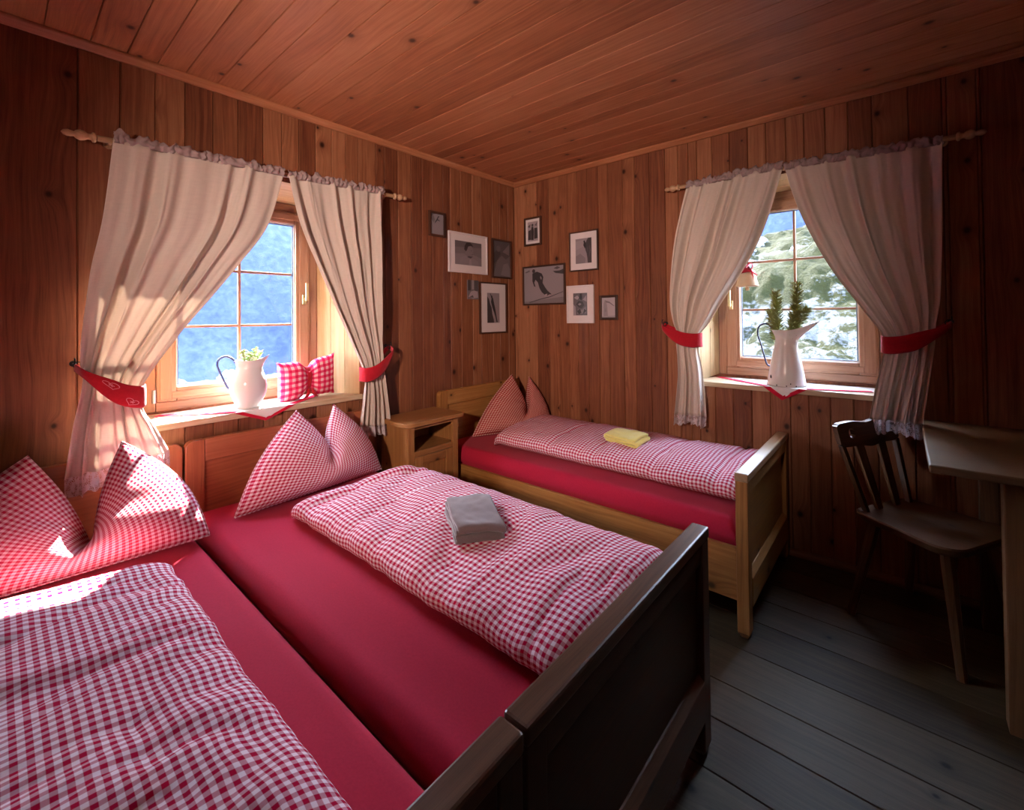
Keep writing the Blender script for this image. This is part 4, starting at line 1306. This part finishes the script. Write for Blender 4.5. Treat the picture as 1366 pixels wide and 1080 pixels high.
sillcloth(PLf, ZSL, 'white cloth with a red border and hanging point on the left window sill', ((-2.38, -.255), (-1.64, -.255)), ((-2.43, -.19), (-2.16, .03), (-1.86, .03), (-1.66, -.13)), -2.014, .062, None)
sillcloth(PRf, ZSR, 'white cloth with a red border and hanging point on the right window sill', ((1.70, -.250), (2.50, -.250)), ((1.645, -.20), (1.985, .03), (2.21, .03), (2.50, -.06)), 2.085, .072, None)

# stuffed sachet tied in the middle
sc = thing('sachet_cushion', 'small pink gingham cushion tied with a red ribbon on the left window sill', 'cushion', (-.105, -1.742, ZSL + .118), 0)
mb = MB(); N = 44
def sach(i, j, sg):
    s, t = i / N, j / N
    x = (s - .5) * 2; y = (t - .5) * 2
    pinch = math.exp(-(x / .20) ** 2)
    hh = .112 * (1 - .42 * pinch) * (1 + .16 * abs(x) ** 6)
    ww = .160 * (1 + .07 * abs(y) ** 5)
    a = max(0, 1 - abs(x) ** 4) ** .6 * max(0, 1 - abs(y) ** 4) ** .6
    d = .062 * a * (1 - .45 * pinch) + .005 * nz(x * 4, y * 4, sg)
    d += .004 * math.sin(math.atan2(y, abs(x) - .05) * 12) * pinch * a
    return (sg * d, x * ww, y * hh + .018 * x)
idx = {}; vs = []; uvs = []; fs = []
def sv(i, j, sg):
    k = (i, j, 0 if i in (0, N) or j in (0, N) else sg)
    if k not in idx:
        idx[k] = len(vs); vs.append(sach(i, j, sg)); uvs.append((i / N * .36, j / N * .25))
    return idx[k]
for sg in (1, -1):
    for j in range(N):
        for i in range(N):
            fs.append((sv(i, j, sg), sv(i + 1, j, sg), sv(i + 1, j + 1, sg), sv(i, j + 1, sg)))
mb.add(vs, fs, 0, None, uvs)
mb.build('cushion', M['gingheart'], sc, smooth=180)
loop = []
def rib(s, t):
    a = 2 * PI * s
    return (.042 * math.cos(a), (t - .5) * .024 + .003 * math.sin(3 * a), .070 * math.sin(a))
o = MB().grid(rib, 40, 3).build('ribbon', M['tie'], sc, smooth=180, solid=.002, recalc=False)
for sg in (-1, 1):
    def bow(s, t, sg=sg):
        a = 2 * PI * s
        L = .030
        return (.050 + .012 * math.sin(a) + .004 * sg, sg * (.004 + L * (.5 - .5 * math.cos(a)) * .5) , -.062 + (t - .5) * .022 - .020 * (.5 - .5 * math.cos(a)))
    MB().grid(bow, 30, 4).build('ribbon_loop', M['tie'], sc, smooth=180, solid=.002, recalc=False)
    def tail(s, t, sg=sg):
        return (.052 + .012 * math.sin(3 * s), sg * (.006 + .025 * s) + (t - .5) * .018, -.060 - .045 * s)
    MB().grid(tail, 12, 3).build('ribbon_tail', M['tie'], sc, smooth=180, solid=.002, recalc=False)

# bell hanging at the right window
bl_ = thing('hanging_bell', 'small clay bell with a red bow hanging in front of the right window', 'bell', (1.868, .135, 1.555))
pf = [(.008, .004), (.0645, 0), (.067, .004), (.064, .012), (.056, .045), (.050, .080), (.044, .098), (.030, .108), (.006, .110),
      ]
MB().lathe(pf, 40).build('body', M['clay'], bl_, smooth=50)
MB().lathe([(.002, -.026), (.010, -.024), (.014, -.016), (.010, -.006), (.003, .000), (.002, .003)], 14).build('clapper', M['clay'], bl_, smooth=180)
def drape(s, t):
    a = 2 * PI * s
    r = lerp(.012, .056, t) + .004 * math.sin(5 * a) * t
    return (r * math.cos(a), r * math.sin(a), .119 - .030 * t ** 2 - .020 * t * (0.5 + .5 * math.sin(2 * a + 1)))
MB().grid(drape, 40, 6).build('ribbon_cap', M['tie'], bl_, smooth=180, solid=.003, recalc=False)
for sg in (-1, 1):
    def bw(s, t, sg=sg):
        a = 2 * PI * s
        return (sg * (.004 + .032 * (.5 - .5 * math.cos(a))), -.012 + (t - .5) * .030, .128 + .016 * math.sin(a) * (.4 + abs(math.sin(a / 2))))
    MB().grid(bw, 28, 4).build('ribbon_loop', M['tie'], bl_, smooth=180, solid=.0025, recalc=False)
    def tl(s, t, sg=sg):
        return (sg * (.010 + .040 * s + .01 * math.sin(3 * s)) + 0, -.062 + .050 * (1 - s) ** 2 + (t - .5) * .004, .122 - .075 * s + (t - .5) * .022)
    MB().grid(tl, 14, 3).build('ribbon_tail', M['tie'], bl_, smooth=180, solid=.0025, recalc=False)
MB().tube([(0, 0, .120), (0, 0, .617)], .0012, 6).build('string', M['tie'], bl_)

# ------------------------------------------------------------------ pictures on the walls
def picture(name, P, u0, u1, z0, z1, fw, mw, label, bg, polys, fmat='frame', roll=0.0):
    w, h = u1 - u0, z1 - z0
    c = Vector(P((u0 + u1) / 2, .001, (z0 + z1) / 2))
    root = thing(name, label, 'picture', c)
    def W(x, y, n):
        cr, sr = math.cos(roll), math.sin(roll)
        return Vector(P((u0 + u1) / 2 + x * cr - y * sr, .001 + n, (z0 + z1) / 2 + x * sr + y * cr)) - c
    def slab(mb, x0, x1, y0, y1, n0, n1, mat=0, grain='z'):
        vs = [W(x0, y0, n0), W(x1, y0, n0), W(x1, y1, n0), W(x0, y1, n0), W(x0, y0, n1), W(x1, y0, n1), W(x1, y1, n1), W(x0, y1, n1)]
        mb.add(vs, [(0, 3, 2, 1), (4, 5, 6, 7), (0, 1, 5, 4), (1, 2, 6, 5), (2, 3, 7, 6), (3, 0, 4, 7)], mat, grain)
    hx, hy = w / 2, h / 2
    if fw:
        mb = MB(); D = .016
        h_ = 'y' if P is PLf else 'x'
        slab(mb, -hx, -hx + fw, -hy, hy, 0, D); slab(mb, hx - fw, hx, -hy, hy, 0, D)
        slab(mb, -hx + fw, hx - fw, hy - fw, hy, 0, D, 0, h_); slab(mb, -hx + fw, hx - fw, -hy, -hy + fw, 0, D, 0, h_)
        mb.build('frame', M[fmat], root, bevel=.002)
    px, py = hx - fw - mw, hy - fw - mw
    if mw:
        mb = MB(); slab(mb, -hx + fw + .0003, hx - fw - .0003, -hy + fw + .0003, hy - fw - .0003, .002, .008)
        mb.build('mat_board', M['mat'], root)['label'] = 'white mat'
    n = .0086 if mw else .006
    mb = MB(); tones = [bg]
    slab(mb, -px + (0 if mw else .0003), px - (0 if mw else .0003), -py + (0 if mw else .0003), py - (0 if mw else .0003), 0 if not mw else .0081, n, 0)
    k = 1
    for tone, pts in polys:
        if tone not in tones: tones.append(tone)
        vs = [W(max(-.995, min(.995, x * 2 - 1)) * px, max(-.995, min(.995, y * 2 - 1)) * py, n + .00025 * k) for x, y in pts]
        mb.add(vs, [list(range(len(vs)))], tones.index(tone)); k += 1
    mb.build('print', [grey(t) for t in tones], root, recalc=False)['label'] = 'black and white photograph'
    return root
def ell(cx, cy, rx, ry, n=16, a0=0):
    return [(cx + rx * math.cos(2 * PI * k / n + a0), cy + ry * math.sin(2 * PI * k / n + a0)) for k in range(n)]

picture('picture_frame', PLf, -.930, -.780, 1.972, 2.155, .016, 0, 'small dark-framed photograph nearest the left curtain, highest on the left wall', .24,
        [(.10, [(0, 1), (0, .78), (.2, .95), (.45, 1)]), (.16, [(0, .78), (.25, .55), (.35, .7), (.2, .95)]), (.05, [(.30, .50), (.42, .60), (.55, .72), (.62, .86), (.56, .88), (.47, .74), (.36, .64)]), (.05, [(.5, .70), (.72, .66), (.70, .70), (.54, .75)]), (.05, ell(.62, .88, .045, .035))])
picture('picture_frame', PLf, -.752, -.345, 1.722, 2.034, .012, .052, 'largest white-bordered portrait on the left wall', .17,
        [(.22, [(0, 0), (1, 0), (1, .35), (.6, .5), (0, .45)]), (.13, [(0, .72), (1, .80), (1, 1), (0, 1)]), (.24, [(.14, 0), (.20, .30), (.40, .42), (.62, .34), (.85, .20), (.92, 0)]),
         (.20, [(.36, .44), (.40, .60), (.46, .80), (.60, .84), (.66, .74), (.68, .62), (.66, .58), (.67, .50), (.64, .42), (.56, .34), (.46, .34)]),
         (.035, [(.33, .66), (.35, .82), (.42, .95), (.54, .98), (.64, .90), (.66, .80), (.58, .84), (.48, .80), (.44, .66), (.40, .58)]), (.07, [(.44, .34), (.58, .30), (.66, .40), (.60, .38), (.50, .40)]), (.09, ell(.60, .64, .02, .015)), (.10, [(.58, .47), (.66, .49), (.66, .46)]),
         (.30, [(.50, .0), (.52, .24), (.58, .28), (.62, .0)])], 'mat')
picture('picture_frame', PLf, -.290, -.050, 1.705, 2.035, .014, 0, 'dark-framed dim landscape photograph beside the room corner', .085,
        [(.14, [(0, .0), (.25, .45), (.5, .60), (.75, .50), (1, .62), (1, 0)]), (.06, [(0, .62), (.35, .80), (.45, .65), (.25, .45), (0, .3)]), (.20, [(.45, .05), (.6, .35), (.85, .40), (1, .25), (1, .0)]), (.12, ell(.32, .78, .12, .09)), (.17, [(.55, .7), (.95, .95), (.95, .62)])])
picture('photo_print', PLf, -.562, -.442, 1.520, 1.672, 0, 0, 'small unframed photograph tucked beside the ski-climber picture', .17,
        [(.06, [(.05, .45), (.05, 1), (.30, 1), (.30, .45)]), (.09, [(.62, .45), (.62, 1), (.95, 1), (.95, .45)]), (.32, [(.40, .52), (.42, 1), (.55, 1), (.55, .52)]), (.36, [(.08, .12), (.30, .40), (.60, .46), (.9, .40), (.95, .1), (.5, .04)]), (.10, [(.15, .10), (.45, .22), (.55, .08)])])
picture('picture_frame', PLf, -.436, -.118, 1.242, 1.664, .012, .075, 'tall dark-framed photograph of a climber with wide white mat, lowest on the left wall', .28,
        [(.05, [(0, 0), (0, .88), (.14, .80), (.24, .62), (.36, .50), (.40, .30), (.52, .12), (.55, 0)]), (.34, [(.36, .5), (.44, .34), (.50, .12), (.54, .2), (.44, .5)]), (.035, [(.30, .70), (.36, .86), (.46, .84), (.54, .68), (.66, .44), (.78, .12), (.84, .02), (.74, .02), (.64, .22), (.54, .36), (.46, .44), (.38, .56)]), (.035, ell(.36, .87, .06, .045)), (.035, [(.22, .98), (.25, .99), (.42, .78), (.38, .76)])])
picture('picture_frame', PRf, .128, .315, 1.980, 2.222, .016, .022, 'small dark-framed photograph high on the right wall by the corner', .34,
        [(.05, [(.04, .08), (.08, .55), (.30, .60), (.34, .08)]), (.04, [(.36, .06), (.32, .52), (.40, .74), (.56, .74), (.62, .5), (.58, .06)]), (.06, ell(.48, .82, .10, .07)), (.05, [(.64, .10), (.66, .66), (.95, .66), (.98, .12)]), (.10, [(.0, .76), (.3, .9), (.25, .7)]), (.12, [(.7, .8), (.95, .95), (.9, .74)])])
picture('picture_frame', PRf, .597, .862, 1.728, 2.040, .011, .048, 'black-framed photograph of a rock climber with white mat, upper row on the right wall', .27,
        [(.20, [(0, 0), (.6, 0), (.62, .2), (.3, .4), (0, .3)]), (.31, [(0, .55), (.6, .7), (.55, .95), (0, .9)]), (.06, [(1, 0), (.76, 0), (.74, .20), (.70, .38), (.62, .55), (.60, .72), (.70, .90), (.80, 1), (1, 1)]), (.15, [(.82, .1), (.90, .5), (.86, .8), (.94, .5)]), (.13, [(.74, .4), (.80, .7), (.76, .6)]), (.03, [(.50, .72), (.54, .86), (.64, .84), (.66, .66), (.60, .58)]), (.03, ell(.56, .87, .05, .04))])
picture('picture_frame', PRf, .105, .553, 1.474, 1.806, .014, 0, 'wide dark-framed photograph of a skier on the right wall', .26,
        [(.19, [(0, 0), (1, 0), (1, .16), (.5, .10), (0, .05)]), (.06, [(.74, .86), (.80, .80), (1, .76), (1, .90), (.9, .86)]), (.08, [(.76, .93), (.84, .98), (.92, .94), (.84, .90)]), (.12, [(.02, .88), (.14, .94), (.16, .90), (.06, .86)]),
         (.045, [(.22, .84), (.34, .88), (.46, .82), (.50, .72), (.48, .56), (.54, .44), (.60, .34), (.70, .24), (.66, .20), (.54, .22), (.46, .30), (.40, .42), (.36, .58), (.30, .66), (.27, .58), (.30, .46), (.26, .48), (.22, .62)]),
         (.26, [(.43, .76), (.46, .70), (.45, .64), (.42, .70)]), (.05, ell(.255, .905, .04, .052)), (.32, [(.54, .24), (.60, .26), (.58, .18), (.52, .18)]), (.30, [(.62, .22), (.68, .24), (.68, .18), (.60, .17)]),
         (.07, [(.14, .04), (.40, .12), (.66, .18), (.98, .30), (.98, .285), (.66, .155), (.40, .095), (.14, .02)])])
picture('picture_frame', PRf, .567, .818, 1.322, 1.618, .011, .050, 'white-framed busy photograph with white mat, lower row on the right wall', .12,
        [(.30, [(.0, .0), (.20, .0), (.16, .4), (.0, .5)]), (.05, [(.20, .5), (.40, .66), (.70, .62), (.80, .45), (.62, .30), (.40, .36)]), (.32, [(.05, .80), (.3, .9), (.45, .8), (.3, .7)]), (.03, [(.42, .78), (.50, .98), (.62, .98), (.66, .78), (.60, .66)]), (.28, [(.70, .7), (.95, .9), (.98, .6)]), (.22, [(.35, .28), (.65, .24), (.9, .40), (.95, .1), (.3, .06)]), (.04, [(.30, .20), (.50, .30), (.60, .12), (.40, .05)]), (.04, [(.7, .05), (.8, .3), (.95, .2)]), (.26, [(.34, .50), (.5, .56), (.6, .5), (.48, .44)])], 'mat')
picture('picture_frame', PRf, .868, 1.020, 1.347, 1.531, .018, 0, 'smallest dark-framed photograph, furthest right on the right wall', .40,
        [(.27, [(.10, .05), (.14, .70), (.22, .90), (.32, .86), (.40, .50), (.44, .05)]), (.18, [(.26, .86), (.55, .80), (.92, .58), (.88, .56), (.55, .72), (.30, .76)]), (.30, [(0, 0), (1, 0), (1, .10), (0, .06)]), (.22, [(.2, .3), (.26, .5), (.34, .3)])])

# ------------------------------------------------------------------ outdoors
def terrain(name, label, xs, ys, hf, nx, ny, mat):
    vs = []; uvs = []
    for j in range(ny + 1):
        for i in range(nx + 1):
            p = hf(i / nx, j / ny); vs.append(p); uvs.append((p[0], p[1]))
    fs = [(j * (nx + 1) + i, j * (nx + 1) + i + 1, (j + 1) * (nx + 1) + i + 1, (j + 1) * (nx + 1) + i) for j in range(ny) for i in range(nx)]
    mb = MB(); mb.add(vs, fs, 0, None, uvs)
    o = mb.build(name, mat, None, smooth=180, recalc=False)
    return struct(o, label, 'ground')

def meadow_mat():
    m, nt, out = newmat('meadow')
    tc = node(nt, 'ShaderNodeTexCoord'); P_ = tc.outputs['Object']
    a = noise_n(nt, P_, .35, 6, .62); b = noise_n(nt, P_, 3.0, 8, .72); c = noise_n(nt, P_, .12, 3)
    sx = nt.nodes.new('ShaderNodeSeparateXYZ'); nt.links.new(P_, sx.inputs[0])
    grass = mixc(nt, b, (.0014, .0022, .0008), (.0135, .0140, .0032))
    rockc = mixc(nt, b, (.014, .018, .025), (.060, .059, .056))
    far = math_n(nt, 'DIVIDE', math_n(nt, 'SUBTRACT', sx.outputs[1], 13.0), 6.0, clamp=True)   # bare gravel yard close to the house
    th = math_n(nt, 'ADD', .40, math_n(nt, 'MULTIPLY', far, .15))
    rk = math_n(nt, 'MULTIPLY', math_n(nt, 'SUBTRACT', math_n(nt, 'ADD', math_n(nt, 'MULTIPLY', a, .6), math_n(nt, 'MULTIPLY', b, .4)), th), 26.0, clamp=True)
    rock = mixc(nt, rk, grass, rockc)
    principled(nt, out, rock, .95, .05, b, .9, .25)
    return m
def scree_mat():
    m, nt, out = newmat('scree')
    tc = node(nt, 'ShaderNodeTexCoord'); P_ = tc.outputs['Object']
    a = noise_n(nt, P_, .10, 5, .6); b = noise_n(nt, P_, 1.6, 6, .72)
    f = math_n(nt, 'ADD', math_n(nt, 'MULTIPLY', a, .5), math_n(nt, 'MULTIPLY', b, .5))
    col = ramp(nt, f, [(.30, (.009, .0135, .033)), (.5, (.019, .027, .062)), (.70, (.036, .047, .094))])  # blue of sky-lit shade and haze put into the rock colour
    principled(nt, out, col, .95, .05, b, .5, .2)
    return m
MW = meadow_mat(); SC = scree_mat()

def hill_r(s, t):
    y = .50 + 62 * t ** 1.7
    x = lerp(-11, 9, s) * (1 + y / 14) - y * .08 + 1
    d = y - .5
    z = -1.05 + .012 * d + .34 * max(0, d - 9) ** 1.0 * sm(8, 22, d) + .0 * x
    z += .020 * x * sm(6, 30, d)
    bump = min(1, d / 9)
    z += bump * (1.5 * nz(x * .09, y * .11, 1) + .75 * nz(x * .28, y * .33, 2) + .55 * abs(nz(x * .8, y * .9, 3)) + .26 * nz(x * 2, y * 2.1, 4) + .10 * nz(x * 5, y * 5, 6))
    z = min(z, 6.9 + .30 * max(-9, min(6, x + 5)) + .5 * nz(x * .35, y * .2, 5) + .2 * nz(x * 1.5, y * .8, 6))
    return (x, y, z)
terrain('meadow_hillside', 'sunny green hillside with pale rocks outside the right window', None, None, hill_r, 230, 260, MW)
def cliff(s, t):
    x = lerp(-75, 45, s); d = t
    y = 66 + 6 * t + 4 * nz(x * .08, t * 2, 1)
    z = -2 + 25.0 * t + 1.5 * nz(x * .2, t * 6, 2) * t + 2.5 * nz(x * .05, 3, 3) * t
    return (x, y, z)
terrain('rock_cliff', 'blue-grey cliff behind the green hillside', None, None, cliff, 90, 40, SC)
def slope_l(s, t):
    y = lerp(-75, 85, s)
    if t < .35:
        k = t / .35
        x = -.5 - 39 * k; z = -1.15 - 2.4 * sm(.05, .5, k) - 4.0 * sm(.4, 1, k)
        z += .6 * nz(x * .12, y * .12, 2) * sm(.1, .3, k) + .15 * nz(x * .8, y * .8, 3) * sm(.03, .15, k)
    else:
        k = (t - .35) / .65
        x = -39.5 - 9.5 * k; z = -7.5 + 20.5 * k + 1.0 * nz(y * .06, k * 2, 1) + .5 * nz(y * .3, k * 5, 2) + .2 * nz(y, k * 16, 3)
    return (x, y, z)
terrain('mountain_slope', 'shaded blue scree slope outside the left window', None, None, slope_l, 170, 120, SC)

def boulder(name, label, loc, r, seed, grp=None, sq=(1, 1, .7), mat='rock'):
    mb = MB(); vs = []
    bm = bmesh.new(); bmesh.ops.create_icosphere(bm, subdivisions=4, radius=1)
    for v in bm.verts:
        d = v.co.normalized()
        k = 1 + .35 * nz(d.x * 1.5 + seed, d.y * 1.5, d.z * 1.5) + .16 * nz(d.x * 4, d.y * 4 + seed, d.z * 4) + .07 * nz(d.x * 10, d.y * 10, d.z * 10 + seed)
        vs.append((d.x * r * k * sq[0], d.y * r * k * sq[1], d.z * r * k * sq[2]))
    fs = [[v.index for v in f.verts] for f in bm.faces]; bm.free()
    mb.add(vs, fs)
    o = mb.build(name, M[mat], None, loc, smooth=40)
    return tag(o, label, 'rock', grp)
M['rock'] = plain('limestone', (.075, .078, .08), .95, .05, nscale=3.0, namp=.4, bstr=.6)
rnd = random.Random(4)
def meadow_z(x, y):
    best = None
    t = ((y - .5) / 62) ** (1 / 1.7)
    s = ((x - 1 + y * .08) / (1 + y / 14) + 11) / 20
    return hill_r(s, t)[2]
boulder('boulder', 'jagged grey boulder outside the right window, behind the spout of the pitcher', (1.95, 6.2, meadow_z(1.95, 6.2) + .10), .42, 3.0)
boulder('boulder', 'low boulder outside the right window, close to its right edge', (1.40, 9.6, meadow_z(1.40, 9.6) + .08), .35, 5.0)
for i in range(9):
    y = 13 + 2.4 * i; x = rnd.uniform(-.28, -.04) * (y + 3) + 2.6
    boulder('boulder', 'pale limestone boulder scattered on the green hillside', (x, y, meadow_z(x, y) + .05), rnd.uniform(.3, .8), i * 3.1, 'boulders on the hillside')
M['palerock'] = plain('pale_limestone', (.11, .112, .115), .95, .05, nscale=1.5, namp=.5, bstr=.6)  # pale stone, its colour brightened in place of sunlight that misses it
for i, (dy, k, r) in enumerate(((.250, .170, .60), (.288, .195, .72), (.326, .165, .55), (.366, .17, .55), (.402, .200, .72), (.440, .175, .65), (.21, .18, .6))):
    x = -39.5 - 9.5 * k
    boulder('boulder', 'pale boulder at the foot of the blue slope outside the left window', (x + .5, -2.93 + dy * (2.62 - x), -7.5 + 20.5 * k), r, 40 + i * 2.3, 'boulders outside the left window', (1, 1.1, .85), 'palerock')

# unseen block, added to keep the sun off the right window
mb = MB(); mb.box((-.42, .43, -1.2), (1.22, 2.1, 3.41), 'z')
struct(mb.build('sun_blocker', M['chair']), 'unseen timber block added to keep sun off the right window', 'wall')

# fill lamp added behind the camera to brighten the room: an open shade that points into the far corner
def fill_lamp(loc, aim, power):
    loc, aim = Vector(loc), Vector(aim)
    d = (aim - loc).normalized()
    root = thing('fill_lamp', 'added fill lamp with an open metal shade on the near wall', 'lamp', loc)
    q = d.to_track_quat('-Z', 'Y').to_matrix().to_4x4()
    MB().lathe([(.02, .17), (.03, .165), (.05, .15), (.16, 0), (.155, 0), (.047, .142), (.02, .15)], 32, xf=q).build('fill_lamp_shade', M['steel'], root, smooth=60)
    top = q @ Vector((0, 0, .17))
    MB().tube([top - d * -.0, (top.x, RY + .02 - loc.y, top.z)], .008, 10).build('arm', M['steel'], root)
    MB().tube([(top.x, RY + .020 - loc.y, top.z), (top.x, RY + .001 - loc.y, top.z)], .05, 20).build('fill_lamp_plate', M['steel'], root, smooth=40)
    l = bpy.data.lights.new('fill_spot', 'SPOT'); l.energy = power; l.color = (1.0, .76, .64); l.spot_size = R(74); l.spot_blend = 1.0; l.shadow_soft_size = .08
    lo = bpy.data.objects.new('fill_spot', l); C.objects.link(lo); lo.parent = root
    lo.matrix_local = q @ Matrix.Translation((0, 0, -.01))

# ------------------------------------------------------------------ sky, sun, camera
wd = bpy.data.worlds.new('sky'); bpy.context.scene.world = wd; wd.use_nodes = True
nt = wd.node_tree; nt.nodes.clear()
out = nt.nodes.new('ShaderNodeOutputWorld'); bg = nt.nodes.new('ShaderNodeBackground')
tc = nt.nodes.new('ShaderNodeTexCoord'); sx = nt.nodes.new('ShaderNodeSeparateXYZ'); nt.links.new(tc.outputs['Generated'], sx.inputs[0])
col = ramp(nt, sx.outputs[2], [(0.0, (.85, .90, 1.0)), (.30, (.72, .82, 1.0)), (1.0, (.50, .66, 1.0))])
nt.links.new(col, bg.inputs[0]); bg.inputs[1].default_value = 46.0
nt.links.new(bg.outputs[0], out.inputs[0])

sd = bpy.data.lights.new('sun', 'SUN'); sd.energy = 120.0; sd.angle = R(.6); sd.color = (1.0, .93, .82)
so_ = bpy.data.objects.new('sun', sd); C.objects.link(so_)
travel = Vector((.61, -.53, -.68)).normalized()
so_.rotation_euler = travel.to_track_quat('-Z', 'Y').to_euler()
so_.location = (-20, 20, 20)

cam = bpy.data.cameras.new('camera'); co = bpy.data.objects.new('camera', cam); C.objects.link(co)
yaw, pitch, roll = .692028155, .0142473302, -.0107514879
f = Vector((-math.sin(yaw) * math.cos(pitch), math.cos(yaw) * math.cos(pitch), math.sin(pitch)))
rt = Vector((math.cos(yaw), math.sin(yaw), 0)); up = rt.cross(f)
rx = rt * math.cos(roll) + up * math.sin(roll); uy = -rt * math.sin(roll) + up * math.cos(roll)
mw = Matrix((rx, uy, -f)).transposed().to_4x4()
mw.translation = Vector((2.62141512, -2.93103982, 1.38))
co.matrix_world = mw
fill_lamp((2.25, -3.92, 1.75), (.25, -.30, 1.72), 340.0)
cam.sensor_fit = 'HORIZONTAL'; cam.sensor_width = 36; cam.lens = 36 * 594.942 / 1366
cam.shift_x = -(709.183 - 683) / 1366
cam.shift_y = -(540 - 413.262) / 1366
cam.clip_start = .02; cam.clip_end = 500
bpy.context.scene.camera = co
vs_ = bpy.context.scene.view_settings
vs_.view_transform = 'Standard'; vs_.look = 'None'; vs_.gamma = 1; vs_.use_curve_mapping = False
vs_.exposure = 0.15
